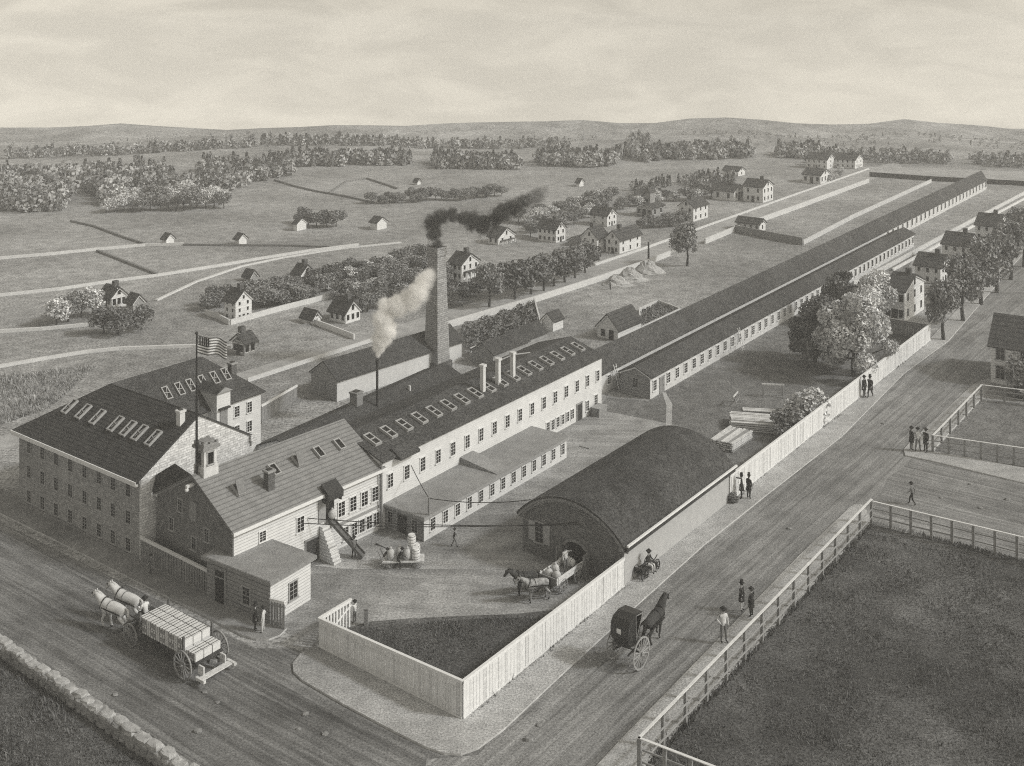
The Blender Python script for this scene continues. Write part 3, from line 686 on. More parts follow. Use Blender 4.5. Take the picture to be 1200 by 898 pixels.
# ---- the two ropewalks ---------------------------------------------------------------------------------
J=Bld('short_ropewalk','front one storey ropewalk with a plank gable end and a row of windows','ropewalk',(762,468),(1071,289),vend=(725,462))
zeJ=(hgt(468,442)+hgt(289,274))/2; zrJ=J.zof(0,J.W/2,430)
J.walls(MT['plain'],zeJ,zrJ,'u'); J.roof(MT['slate3'],ov=.3,ovr=.2); J.cornice(MT['trim'],h=.14,d=.1)
J.part(MB().prism([(0,0),(J.W,0),(J.W,zeJ),(J.W/2,zrJ),(0,zeJ)],'x',-.06,-.004),'gable_wall',MT['clap_shade'],label='plank gable wall with its shade painted in grey'); J.rake(MT['trim'])
J.win('l',J.W*.5,zeJ*.42,.7,1.0,off=.06,dark=True)
J.win('r',1.0,zeJ*.3,.75,1.15); J.door('r',2.7,0,.95,1.75,MT['greywood'],MT['trimgrey'])
for i in range(46): J.win('r',4.3+(J.L-5.2)*i/45,zeJ*.3,.8,1.15,plain=i>24)
Kk=Bld('long_ropewalk','very long low ropewalk with a dark roof running to the far end of the works','ropewalk',(690,470),(1156,222),W=1)
zeK=(hgt(222,210)+hgt(460,434))/2
best=None
for i in range(10,90):
    hw=i*.1
    for zr in [zeK+k*.1 for k in range(2,34)]:
        e=0
        for u_,qx,qy in ((Kk.L,1149,199.5),):
            p=Kk.w(u_,hw,zr); px=600+p.x/p.y*F; py=HY+(HC-zr)/p.y*F; e+=(px-qx)**2+(py-qy)**2
        p=Kk.w(8,hw,zr); px=600+p.x/p.y*F; py=HY+(HC-zr)/p.y*F
        e+=(py-(410-(px-700)*.469))**2
        if best is None or e<best[0]: best=(e,hw,zr)
Kk.W=best[1]*2; zrK=best[2]
Kk.walls(MT['plain'],zeK,zrK,'u'); Kk.roof(MT['slate3'],ov=.25,ovr=.2); Kk.cornice(MT['trim'],h=.14,d=.1)
Kk.row('r',3,2.2,6.5,zeK*.3,.7,1.0)
tJ=(J.w(J.L,0)-Kk.O).dot(Kk.u)
Kk.row('r',26,tJ+1.5,Kk.L-1.0,zeK*.28,1.0,1.35,plain=True)
# ---- fences and walls ------------------------------------------------------------------------
def seg(a,b):
    A_=G(*a); B_=G(*b); d=B_-A_; return A_,atan2(d.y,d.x),d.length
def board_fence(name,label,a,b,h0,h1,mat=None,bw=.22,gap=.025,cap=True,posts=2.6,cat='fence',group=None,base=True,rails=False,side=1):
    """boards side by side from photo point a to b, heights h0 to h1, cap rail and base board"""
    mat=mat or MT['boards']; O_,an,Ln=seg(a,b); e=empty(name,O_,an,label,cat,group)
    n=max(2,int(Ln/bw)); w=Ln/n; mb=MB(); rb=random.Random(n)
    for i in range(n):
        u=i*w; h=h0+(h1-h0)*(i+.5)/n+random.uniform(-.02,.012); y=random.uniform(-.014,.008)
        mb.box(u+gap/2,-.03+y,.02,u+w-gap/2,.0+y,h,rb.choice((0,0,0,0,1,1,2)))
    mb.build('boards',[MT['boards'],MT['boards2'],MT['boards3']] if mat is MT['boards'] else [mat,mat,MT['trimgrey']],e)
    r=MB()
    for f in (.2,.8): r.bar((0,.05,h0*f),(Ln,.05,h1*f),.08,.1)
    r.build('rail',MT['greywood'],e)
    if cap:
        MB().bar((-.03,-.01,h0+.05),(Ln+.03,-.01,h1+.05),.2,.08).bar((0,-.055,h0-.06),(Ln,-.055,h1-.06),.04,.12).build('cap_rail',MT['trim'],e)
    if base: MB().bar((0,-.055,.14),(Ln,-.055,.14),.04,.2).build('base_board',mat,e)
    return e
def low_wall(name,label,pts,h,w,mat,cat='wall',group=None,jag=0):
    mb=MB(); P=[G(*p) for p in pts]; o=P[0].copy()
    n=len(P); L_=[];R_=[]
    for i,p in enumerate(P):
        d=(P[min(i+1,n-1)]-P[max(i-1,0)]).normalized(); q=Vector((-d.y,d.x,0))*w/2
        L_.append(p+q-o); R_.append(p-q-o)
    for i in range(n-1):
        a,b,c,d=L_[i],L_[i+1],R_[i+1],R_[i]; up=Vector((0,0,h)); 
        z0=[Vector((0,0,terrain((x+o).x,(x+o).y)-.05)) for x in (a,b,c,d)]
        vs=[x+z for x,z in zip((a,b,c,d),z0)]; vs+= [x+up for x in vs]
        mb.add(vs,[(0,1,5,4),(2,3,7,6),(4,5,6,7)]+([(3,0,4,7)] if i==0 else [])+([(1,2,6,5)] if i==n-2 else []))
    oo=mb.build(name,mat,None,o); return tag(oo,label,cat,group)
def subdiv(a,b,n): return [(a[0]+(b[0]-a[0])*i/n,a[1]+(b[1]-a[1])*i/n) for i in range(n+1)]

hF=hgt(845,799)
board_fence('board_fence','shaded white board fence of the yard corner facing the front street',(374,760),(542,845),hgt(760,725),hF)
board_fence('board_fence','sunlit white board fence running from the yard corner to the arched warehouse',(542.4,845),(731,689),hF,hgt(689,655),bw=.32)
board_fence('board_fence','long white board fence along the main street beyond the arched warehouse',(855,589),(1090,400),hgt(589,558),hgt(400,380),bw=.3)
board_fence('board_fence','short board fence turning in from the main street towards the white houses',(1090,400),(1040,391),hgt(400,381),hgt(391,373),bw=.3,mat=MT['greywood'])
board_fence('picket_fence','grey vertical board fence between the brick mill and the corner office',(165,660),(250,700),hgt(660,630),hgt(700,672),mat=MT['greywood'],bw=.19,gap=.07,cap=True)
g1=board_fence('yard_gate','open white gate leaf with slats at the yard entrance corner',(374.5,759),(411,734),hgt(760,726),hgt(734,703),bw=.3,gap=.16,cat='gate',base=False)
L_=seg((374.5,759),(411,734))[2]
MB().bar((0,-.05,.3),(L_,-.05,1.5),.05,.12).build('brace',MT['trim'],g1)
board_fence('yard_gate','grey open gate leaf standing beside the corner office',(317,734),(334,740),hgt(734,702),hgt(740,706),mat=MT['greywood'],bw=.24,gap=.05,cat='gate',base=False)
tag(MB().box(-.14,-.14,0,.14,.14,1.15).box(-.17,-.17,1.15,.17,.17,1.22).build('gate_post',MT['greywood'],None,G(429,733)),'short square gate post standing alone in the yard entrance','post')
board_fence('board_fence','shaded board fence between the rear wing and the store barn',(306,497),(348,468),hgt(497,476),hgt(468,452),mat=MT['greywood'],bw=.3)
# the works wall along the back street
wallpts=[(520,386),(560,374),(625,355),(690,334),(760,310),(785,300)]
low_wall('street_wall','long white wall on the near side of the back street behind the chimney',wallpts,1.0,.25,MT['plain'])
low_wall('street_wall','long white wall on the near side of the back street beyond the lone tree',[(826,286),(860,272),(940,243),(1018,214)],1.1,.3,MT['plain'])
low_wall('kerb_wall','thin pale fence on the far side of the back street before the white houses',[(697,311.5),(760,290.5),(830,265),(930,229.5),(1018,198.5)],.45,.3,MT['plain'])
low_wall('street_wall','pale wall on the near side of the back street behind the store barn',[(290,448),(360,425),(436,400.5)],.5,.25,MT['plain'])
low_wall('garden_wall','white wall in front of the dark hedge garden behind the chimney',[(551,419),(633,388)],1.25,.2,MT['plain'])
low_wall('garden_wall','white end wall of the dark hedge garden',[(633.5,388),(626,357)],1.2,.2,MT['plain'])
low_wall('field_wall','sunlit pale wall of the empty enclosure beside the long ropewalk',[(941,287),(1000,256),(1091,214)],.9,.3,MT['plain'])
low_wall('field_wall','near end wall of the empty enclosure beside the field hut, painted dark as if shaded',[(862,272),(900,280),(940.5,287.5)],1.5,.3,MT['greywood'])  # darker than the sunlit side, shade put into the colour
low_wall('field_wall','wall across the far end of the ropewalks, its shaded side painted dark',[(1019,207),(1090,212),(1240,220)],1.3,.4,MT['darkwood'])  # dark tone stands in for the shaded side of a fence
low_wall('street_wall','long pale wall behind the roofs of the right hand houses',[(1000,335),(1038,316),(1120,271),(1204,226)],.8,.3,MT['plain'])
low_wall('street_wall','second pale line of fence running beside the wall behind the right hand houses',[(1046,318),(1124,275),(1206,231)],.5,.3,MT['boards'])
# field boundaries on the left
fw=[('long pale field wall crossing the upper left fields',[(-240,316),(0,304),(60,299),(113,293.5),(170,288.5),(215,287.5)],'rock',.9),
 ('dark hedge line continuing right from the upper field wall',[(215,288),(276,288.5),(340,289),(395,291)],'leafdark',.7),
 ('pale field wall crossing the left fields above the cottage in the trees',[(-240,362),(0,347.5),(70,340),(130,331),(185,324),(260,312),(300,305),(360,295.5),(420,288)],'rock',.8),
 ('faint farm track edge running below the left field walls',[(183,353),(230,331),(283,313),(330,303),(400,292),(470,285)],'rock',.5),
 ('pale field wall curving across the left lower field',[(-240,462),(0,431),(50,422),(100,414),(140,410),(225,407),(272,408)],'rock',.7),
 ('short pale wall left of the cottage in the trees',[(-240,400),(0,390),(50,387),(105,382)],'rock',.8),
 ('dark diagonal hedge between the two left field walls',[(114,295),(150,309),(185,323)],'leafdark',.7),
 ('dark diagonal hedge running up towards the woods on the left',[(83,260),(110,266),(145,279),(170,287)],'leafdark',.7),
 ('dark wavering hedge line in the far middle fields',[(322,212),(345,219),(370,225),(405,231),(440,239)],'leafdark',.8),
 ('dark hedge line bending round the far pasture',[(385,228),(405,214),(430,210),(452,217),(466,222)],'leafdark',.8)]
for lab,pts,m,h in fw: low_wall('field_wall' if m=='rock' else 'hedge',lab,pts,h*.6,.45,MT['plain'] if m=='rock' else MT['leafdark'],cat='field wall' if m=='rock' else 'hedge')
low_wall('garden_wall','pale garden wall beside the tall white gabled house',[(270,381),(330,364),(393,348)],.8,.25,MT['plain'])
low_wall('garden_wall','short pale wall left of the tall white gabled house',[(241,369),(256,374),(269,381)],.8,.25,MT['plain'])
low_wall('garden_wall','pale garden fence below the white house with a side shed',[(368,380),(392,389),(415,398)],.8,.2,MT['boards'])
low_wall('garden_fence','faint grey fence between the cottage and the side shed',[(303,402),(330,390),(364,380)],.35,.2,MT['greywood'],cat='fence')
# post and rail fences of the right hand fields
def rail_fence(label,a,b,h,n,group=None,rails=3,lip=True):
    O_,an,Ln=seg(a,b); e=empty('rail_fence',O_,an,label,'fence',group)
    pm=MB().box(-.1,-.09,0,.1,.09,h-.03).mesh('post',MT['greywood'])
    for i in range(n): link('post',pm,e,(Ln*i/(n-1),0.0,0),(0,0,random.uniform(-.05,.05)))
    for k in range(rails):
        z=h*(1-.33*k)
        mb=MB()
        if k==0: mb.bar((-.1,0,z),(Ln+.1,0,z),.17,.05)
        else:
            for i in range(n-1):
                dz=random.uniform(-.03,.03); mb.bar((Ln*i/(n-1),.12,z+dz),(Ln*(i+1)/(n-1),.12,z+random.uniform(-.03,.03)),.05,.1)
        mb.build('rail',MT['boards' if k==0 else 'trimgrey'],e)
    return e
hR=hgt(616,588)
rail_fence('long post and rail fence running down the right footway of the main street',(1021,615),(749,909),hR*1.06,15)
rail_fence('post and rail fence turning right along the near end of the lower right field',(749.5,909.5),(1010,1015),hR*1.06,9)
rail_fence('post and rail fence along the near side of the right hand cross street',(1021,614.5),(1330,692),hR*.98,13)
rail_fence('post and rail fence along the far side of the right hand cross street',(1093,531),(1330,566),hgt(531,510),13)
rail_fence('post and rail fence leading from the street corner up towards the white house',(1093,530.5),(1150,469),hgt(530,510),7)
rail_fence('short post and rail fence in front of the white house on the right',(1150,469),(1290,487),hgt(470,452),6)
# dry stone wall at the lower left
rr=random.Random(3); O_,an,Ln=seg((-60,722),(290,965)); e=empty('stone_wall',O_,an,'low dry stone wall with rounded cap stones at the lower left corner','wall')
def stone(mb,c,r,rnd):
    i0=len(mb.v); mb.ball(c,r,8,6)
    for i in range(i0,len(mb.v)):
        p=Vector(mb.v[i])-Vector(c); f=1+rnd.uniform(-.16,.16)
        q=Vector([math.copysign(abs(p[k]/r[k])**.6,p[k])*r[k] for k in range(3)])*f; mb.v[i]=tuple(Vector(c)+q)
mb=MB(); mc=MB(); u=0
while u<Ln:
    l=rr.uniform(.75,1.35); stone(mc,(u+l/2,rr.uniform(-.09,.09),0.74+rr.uniform(-.08,.08)),(l*.53,.36,.2),rr); u+=l
for row,z in ((0,.15),(1,.42),(2,.6)):
    u=-rr.random()
    while u<Ln:
        l=rr.uniform(.5,1.1)
        for s in (-1,1): stone(mb,(u+l/2,s*.2,z),(l*.52,.26,.19),rr)
        u+=l
mb.build('stones',MT['rock'],e,smooth=False); mc.build('cap_stones',M('cap_stone',.38,.25,1.6,grain=.25,bump=.4),e,smooth=False)

# ---- houses in the distance -----------------------------------------------------------------------
def house(label,px,py,wl,wr,hw,hr,gable='r',rows=2,nl=2,nr=3,cat='house',name='house',lit='housewhite',shade='housegrey',group=None,ov=.35,chim=1,porch=False,ang=None,wins=True,sc=1.0):
    """near corner on photo point (px,py); wl, wr: width in photo pixels of the left and right faces; hw, hr wall and roof heights in pixels"""
    s=(py-HY)/HC; an=A1 if ang is None else ang
    u=Vector((cos(an),sin(an),0)); v=Vector((-sin(an),cos(an),0)); O_=G(px,py)
    def wid(d,w,sg):                      # metres along d that show as w pixels
        lo,hi=0,80
        for _ in range(40):
            m=(lo+hi)/2; p=O_+d*m; x=600+p.x/p.y*F
            if sg*(x-px)<w: lo=m
            else: hi=m
        return lo
    L_=wid(u,wr,1); W_=wid(v,wl,-1)
    ze=hw/s; zr=ze+hr/s*1.0
    b=Bld(name,label,cat,None,None,W=W_,L=L_,ang=an,O=O_,group=group)
    ax='v' if gable=='r' else 'u'
    wm=b.walls(MT[lit],ze,zr,ax); b.roof(MT['houseroof'],ov=ov,ovr=ov*.8,t=.16); b.rake(MT['trim'],w=.24)
    if wins:
        wh=min(1.5,ze/rows*.52); ww=wh*.55
        fr=WCACHE.get(('bg',round(wh,1)))
        if not fr:
            fr=MB().box(-ww/2,-.06,0,ww/2,0,wh).box(-ww*.75,-.05,wh,ww*.75,0,wh*1.12,1).box(-ww*.75,-.05,-wh*.1,ww*.75,0,0,1).mesh('window',[MT['glass'],MT['trim']]); WCACHE[('bg',round(wh,1))]=fr
        def put(face,t,z):
            loc,rot=b.at(face,t,z); link('window',fr,b.e,loc,rot)
        for r in range(rows):
            z=ze*(r+.28)/rows
            for i in range(nr): put('r',L_*(i+.5)/nr,z)
            for i in range(nl): put('l',W_*(i+.5)/nl,z)
        if gable=='r': put('r',L_*.5,ze+(zr-ze)*.12)
        else: put('l',W_*.5,ze+(zr-ze)*.12)
    if wins and rows<=3 and ze>1.6:
        dh=min(2.1,ze/rows*.8); fc,t=(('r',L_*.5) if gable=='r' and nr%2==0 else ('l',W_*.5))
        loc,rot=b.at(fc,t,0); link('door',MB().box(-dh*.24,-.07,0,dh*.24,0,dh).mesh('door',MT['darkwood']),b.e,loc,rot)
    for c in range(chim):
        w=.7*max(1,ze/5); 
        if ax=='v': b.chimney(L_*.5,W_*(.3+.4*c),zr-.4,zr+w*1.3,w,cap=False)
        else: b.chimney(L_*(.3+.4*c),W_*.5,zr-.4,zr+w*1.3,w,cap=False)
    if porch:
        q=MB().box(L_*.1,-W_*.25,ze*.46,L_*.9,-.01,ze*.52); b.part(q,'porch_roof',MT['houseroof'])
        q=MB()
        for i in range(4): q.box(L_*(.13+.25*i)-.1,-W_*.24,0,L_*(.13+.25*i)+.1,-W_*.24+.2,ze*.46)
        b.part(q,'porch_posts',MT['trim'])
    return b
house('tall narrow white gabled house with a garden wall on its right',276,376.6,13,19,23,11,nl=2,nr=2,rows=3)
house('small white gabled house with a lean-to among the middle trees',351.5,334,10,17,11,10,nr=3,rows=1)
house('low white lean-to wing left of the gabled house in the middle trees',333,341,2,19,7,4,'l',rows=1,nr=3,nl=1,chim=0,cat='lean-to')
house('white gabled house in front of the bushes near the steam plume',405,380,19,17,13,12,nl=3,nr=3,rows=1)
house('little side shed left of the white house near the steam plume',366.6,381,13,9,8,7,chim=0,rows=1,nl=0,nr=1,cat='shed',name='shed')
house('small dark roofed cottage standing alone above the rear wing',286.4,418,14,13,16,8,'l',rows=1,nl=2,nr=2,lit='housegrey')
house('small barn in the fields left of the middle trees',293.5,331,8,8,7,6,chim=0,rows=1,wins=False,cat='barn',name='barn',lit='housegrey')
for lab,x,y,wl,wr,hw,hr in (('leftmost tiny hay barn standing on the upper field wall',195,288,5,9,8,5),('second tiny hay barn right along the dark hedge line',280,288,5,9,8,5),
   ('hay barn in front of the round tree clump in the middle field',348,271,4,11,9,5),('larger hay barn standing alone in the middle field',442,270,8,11,9,5)):
    house(lab,x,y,wl,wr,hw,hr,chim=0,wins=False,cat='barn',name='barn',lit='housewhite',group='hay barns in the fields')
house('white gabled cottage half hidden by trees in the left fields',131,362,14,17,14,9,nl=2,nr=3,rows=1)
house('grey barn beside the cottage in the left fields',156,366,8,13,11,8,chim=0,wins=False,cat='barn',name='barn',lit='housegrey')
house('white two storey house with a porch just right of the chimney',541,329,15,20,19,10,nl=3,nr=3,porch=True)
house('small outbuilding with dark roof below the house beside the chimney',532.5,348,9,10,10,6,chim=0,rows=1,nl=0,nr=1,cat='shed',name='shed')
house('white house with a low front porch under the dark smoke',584,287.5,12,19,9,9,nl=2,nr=2,rows=1,porch=True,chim=0)
house('white two storey house with rows of windows right of the dark smoke',651.5,285,21,11,16,8,nl=4,nr=2)
house('low dark shed joining the two storey houses behind the street trees',678,289,12,18,6,4,'l',chim=0,rows=1,wins=False,cat='shed',name='shed',lit='housegrey')
house('two storey gabled house on the left of the cluster behind the street trees',699.5,297,18,13,18,10,'l',nl=2,nr=2)
house('white front house of the cluster with a wide sunlit side facing the back street',726,298,16,25,17,9,'l',nl=2,nr=3)
house('rear house of the cluster rising behind two roofs',711.5,266,20,11,13,7,nl=2,nr=2)
hc=house('dark house with a small roof tower beyond the cluster of white houses',764,255,18,14,11,4,'l',nl=3,nr=2,rows=1,lit='housegrey',chim=1)
tz=hc.zr; hc.part(MB().box(hc.L*.3,hc.W*.35,tz-1,hc.L*.7,hc.W*.65,tz+2.2),'roof_tower',MT['housegrey']); hc.part(MB().prism([(hc.W*.3,tz+2.2),(hc.W*.7,tz+2.2),(hc.W*.5,tz+3.4)],'x',hc.L*.25,hc.L*.75),'tower_roof',MT['houseroof'])
house('two storey white house with a dark gable left of the lone tree',812.5,260,17,17,17,7,'l',nl=2,nr=3)
house('low wide house left of the tall white house on the far back street',860,236,25,12,11,7,nl=2,nr=2,rows=1)
house('tall white two storey house with three gable windows on the far back street',894,238,23,12,18,7,nl=2,nr=3)
house('small low house at the edge of the far pines',865,207,18,8,6,4,chim=0,nl=2,nr=1,rows=1)
house('far house with a porch in the front of the distant group',961.5,216,21,11,10,6,nl=3,nr=3,rows=1,chim=0)
house('left one of the two long houses at the far end of the back street',969,198.5,24,9,11,6,nl=4,nr=1,chim=1)
house('right one of the two long houses at the far end of the back street',1002,198,23,9,10,6,nl=4,nr=2,chim=1)
house('long low hut by the wall of the empty enclosure',890,272,27,7,9,5,nl=4,nr=1,rows=1,chim=0,cat='hut',name='hut')
house('tiny white far house above the middle fields',489,217,4,4,4,3,chim=0,wins=False,rows=1)
house('tiny white far house beyond the pale grove',679,219,4,5,5,4,chim=0,wins=False,rows=1)
# houses on the right
house('white gabled house behind the board fence, nearest of the row on the right',1060,378,23,23,36,13,nl=3,nr=3,chim=1)
house('dark roofed house behind the street trees, second of the row on the right',1102,334,30,12,20,11,nl=3,nr=2,chim=1)
house('dark roofed house partly hidden by trees, third of the row on the right',1134,309,30,12,20,11,nl=3,nr=2,chim=1)
house('farthest dark roofed house of the row on the right, beside the tree tops',1170,284,27,10,18,11,nl=3,nr=2,chim=1)
rh=house('large white clapboard house at the right edge beyond the rail fence',1161,449,-1,60,46,20,'r',nl=2,nr=3,ang=A1-pi/2+.0,cat='house',sc=1) if False else None
R=Bld('house','large white clapboard house at the right edge beyond the rail fence','house',(1161,449),(1300,472),W=9,group=None)
zeR=hgt(449,404); zrR=zeR+2.6
R.walls(MT['clap_lightened'],zeR,zrR,'u'); R.roof(MT['houseroof'],ov=.4,ovr=.35); R.cornice(MT['trim'],h=.25); R.rake(MT['trim'])
for r in (0,1):
    for f in (.085,.3,.5,.7,.9): R.win('r',R.L*f,zeR*(.16+.5*r),.85,1.45,dark=True)
    for f in (.3,.7): R.win('l',R.W*f,zeR*(.16+.5*r),.85,1.45,dark=True)
# sheds in the works
house('small dark roofed shed at the end of the hedge garden',648,389,13,12,12,8,'l',chim=0,wins=False,cat='shed',name='shed',ov=.2)
sh=house('gabled white walled shed with a door beside the long ropewalk',724,400,24,27,14,15,'l',chim=0,rows=1,nl=0,nr=0,cat='shed',name='shed',ov=.3,wins=False)
sh.part(MB().box(-.06,sh.W*.2,0,-.004,sh.W*.42,sh.ze*.8),'door',MT['darkwood']); sh.part(MB().box(-.06,sh.W*.62,.3,-.004,sh.W*.8,sh.ze*.75),'window',MT['glass'])
# ---- trees ------------------------------------------------------------------------------------------
def crown_mesh(name,blobs,n,leaf,seed,mat,fill=.35):
    """many small leaf clumps spread on and inside a cluster of uneven lobes"""
    r=random.Random(seed); mb=MB(); tot=sum(b[3]**2 for b in blobs)
    for (x,y,z,rad) in blobs:
        for _ in range(int(n*rad*rad/tot)):
            d=Vector((r.gauss(0,1),r.gauss(0,1),r.gauss(0,1))).normalized()
            k=rad*(1-fill*r.random()**1.6)*r.uniform(.92,1.1); p=Vector((x,y,z))+Vector((d.x*k,d.y*k,d.z*k*.9))
            nrm=(d*.55+Vector((r.gauss(0,1),r.gauss(0,1),r.gauss(0,1)+.3))*.6).normalized()
            t=nrm.orthogonal().normalized(); t=(Matrix.Rotation(r.random()*6.28,3,nrm)@t); q=nrm.cross(t)
            s=leaf*r.uniform(.6,1.35); w=s*r.uniform(.5,.9)
            m=p+nrm*s*.18
            mb.add([p-t*s,m+q*w,p+t*s,m-q*w],[(0,1,2,3)])
    return mb.mesh(name,mat,fix=False)
def trunk_mesh(name,h,r0,limbs,seed,lean=0):
    r=random.Random(seed); mb=MB()
    mb.tube([(0,0,-.05),(r.uniform(-.05,.05)*h,r.uniform(-.05,.05)*h,h*.5),(lean,0,h)],[r0*1.25,r0*.85,r0*.55],7)
    for (x,y,z,rad) in limbs:
        a=Vector((lean*.6,0,h*r.uniform(.6,.95))); b=Vector((x,y,z)); m=(a+b)/2+Vector((0,0,-.12*h))
        mb.tube([a,m,b],[r0*.5,r0*.33,r0*.12],5)
    return mb.mesh(name,MT['bark'],fix=False)
def lobes(seed,k,rad,h0,h1,sp,top=.55):
    r=random.Random(seed); out=[(0,0,(h0+h1)/2,rad*.8)]
    for i in range(k):
        a=i*2*pi/k*1.9+r.uniform(-.4,.4); f=r.random(); z=h0+(h1-h0)*f
        d=sp*(1-abs(f-.35)*.9)*r.uniform(.7,1.1); out.append((d*cos(a),d*sin(a),z,rad*r.uniform(.3,.66)))
    return out
def tree_proto(seed,n,leaf,k,mat,rad=.30,h0=.38,h1=.86,sp=.3,th=.45,tr=.028,fill=.35):
    b=lobes(seed,k,rad,h0,h1,sp)
    return (crown_mesh('crown',b,n,leaf,seed,mat,fill), trunk_mesh('trunk',th,tr,b[1:6],seed))
# every prototype is one unit high
TP=dict(
 street=[tree_proto(s,2600,.027,14,MT['leaf'],.29,.40,.84,.27,.42,.026) for s in (1,2,3)],
 round=[tree_proto(s,1150,.041,10,MT['leaf'],.36,.34,.78,.36,.3,.03) for s in (11,12,13)],
 dark=[tree_proto(s,1150,.041,10,MT['leafdark'],.36,.34,.78,.36,.3,.03) for s in (21,22)],
 pale=[tree_proto(s,1150,.041,10,MT['leaflight'],.36,.34,.78,.36,.3,.03) for s in (31,32)],
)
def tree(kind,px,py,hpx,label,group=None,wide=1.0,name='tree',cat='tree',i=0,z=None):
    cr,tk=TP[kind][i%len(TP[kind])]; p=G(px,py); p.z=terrain(p.x,p.y) if z is None else z
    s=hpx/(py-HY)*HC
    e=empty(name,p,random.uniform(0,6.28),label,cat,group)
    link('trunk',tk,e,sc=s); link('crown',cr,e,sc=(s*wide,s*wide,s)); return e
# the two big trees inside the board fence
def big(name,label,px,py,hpx,mat,seed,n,leaf,k,rad,sp,h0=.3,h1=.82,cat='tree',group=None):
    b=lobes(seed,k,rad,h0,h1,sp); b=[(x,y,z,r*.86) for x,y,z,r in b]; s=hpx/(py-HY)*HC; e=empty(name,G(px,py),0,label,cat,group)
    link('trunk',trunk_mesh('trunk',.26,.026,b[1:8],seed),e,sc=s); link('crown',crown_mesh('crown',b,n,leaf,seed,mat,.4),e,sc=s); return e
big('tree','large dark leafy tree inside the board fence, left of the pale one',955,424,86,MT['leafdark'],5,7500,.02,18,.28,.35,.16,.82)
big('tree','largest tree, with pale blossom-like foliage hanging over the board fence',1001,441,118,MT['leaflight'],8,12500,.0165,26,.27,.37,.1,.82)
big('tree','smaller pale tree rising behind the largest tree near the front ropewalk',1021,385,80,MT['leaflight'],9,5000,.021,14,.29,.3)
big('tree','dark tree crown between the large trees and the front ropewalk roof',984,380,72,MT['leafdark'],10,4200,.023,13,.29,.3)
def bush(label,px,py,hpx,wpx,mat,seed,n=1400,leaf=.07,group=None,k=9):
    r=random.Random(seed); s=hpx/(py-HY)*HC; w=wpx/2/(py-HY)*HC/s; b=[]
    for i in range(k):
        a=r.random()*6.28; d=r.random()**.5*.75; b.append((w*d*cos(a),w*d*sin(a),r.uniform(.2,.68),r.uniform(.26,.38)))
    e=empty('bush',G(px,py),.9,label,'bush',group)
    tk=MB()
    for i in range(5): tk.tube([(b[i][0]*.2,b[i][1]*.2,0),(b[i][0],b[i][1],b[i][2])],[.03,.012],5)
    link('stem',tk.mesh('stem',MT['bark'],fix=False),e,sc=s); link('foliage',crown_mesh('foliage',b,n,leaf,seed,mat,.5),e,sc=s); return e
bush('rounded leafy bush leaning over the board fence, right of the lumber',943,491,42,52,MT['leaflight'],41,2400,.055)
bush('darker leafy bush between the lumber stacks and the pale bush',922,512,34,44,MT['leaf'],42,1700,.065)
bush('low scrub at the foot of the board fence beside the arched warehouse',858,590,15,9,MT['leafdark'],43,500,.09)
ordn=['nearest','second','third','fourth','fifth','sixth','seventh']
for i,(x,y,h,w) in enumerate(((1106,399,80,.85),(1129,377,84,.82),(1150,357,84,.82),(1168,343,78,.85),(1184,328,74,.85),(1200,313,72,.9),(1214,299,66,.9))):
    tree('street',x,y,h,ordn[i]+' street tree in the row along the right hand footway',group='street trees in front of the right hand houses',wide=w,i=i)
bush('round bush at the corner of the large white house',1199,464,46,30,MT['leaf'],44,1500,.06)
ordb=['nearest the chimney','second','third','fourth','fifth','sixth','seventh','farthest']
for i,(x,y,h) in enumerate(((573,360,56),(603,351,52),(622,345,50),(637,341,48),(649,335,46),(662,331,44),(674,326,42),(686,320,40))):
    tree('dark' if i%3 else 'street',x,y,h,'round tree '+ordb[i]+' in the row along the back street',group='row of trees along the back street',wide=1.05,i=i)
tree('street',805,312,54,'lone dark tree standing before the back street wall',wide=1.0,i=1)
for x,y,h,k,lab in ((121,392,36,'dark','dark round tree in front of the left cottage, nearest of the pair'),(139,393,36,'dark','dark round tree in front of the left cottage, right of the pair'),(166,387,32,'dark','dark round tree right of the grey barn in the left fields'),
   (66,382,36,'pale','pale tree at the left end of the cottage clump'),(80,377,34,'round','mid grey tree beside the pale one left of the cottage'),(95,372,36,'round','mid grey tree behind the cottage wall in the left fields'),(109,370,36,'pale','pale tree touching the left side of the cottage')):
    tree(k,x,y,h,lab,wide=1.1,i=int(x))
# groves between the houses: each tree its own object
rg=random.Random(17)
def grove(lab,group,pts,kinds,h=(16,24),wide=1.25,cat='tree'):
    for i,(x,y) in enumerate(pts):
        tree(rg.choice(kinds),x,y,rg.uniform(*h),lab,group,wide=wide*rg.uniform(.9,1.15),i=rg.randrange(6),cat=cat)
def line(x0,y0,x1,y1,n,jx=3,jy=3): return [(x0+(x1-x0)*i/(n-1)+rg.uniform(-jx,jx),y0+(y1-y0)*i/(n-1)+rg.uniform(-jy,jy)) for i in range(n)]
grove('leafy tree in the grove behind the tall narrow white house','grove behind the tall white house',line(243,362,262,358,4)+line(296,354,345,344,10)+line(300,361,355,351,9),['round','round','dark'],(20,28))
grove('garden bush below the gabled house in the middle trees','bushes below the middle house',line(325,356,390,342,10,2,2),['round','pale','dark'],(11,16))
grove('tree of the long thicket stretching from the middle house to the chimney','thicket left of the chimney',line(366,335,500,306,17,3,3)+line(372,342,498,320,17,3,3)+line(400,352,496,336,12,3,3)+line(425,368,490,350,9,3,4),['round','dark','round','pale'],(17,25))
grove('tree close behind the porch house beside the chimney','trees beside the chimney',line(524,330,530,360,5,3,3)+line(545,352,560,340,4,3,3),['round','dark'],(15,22))
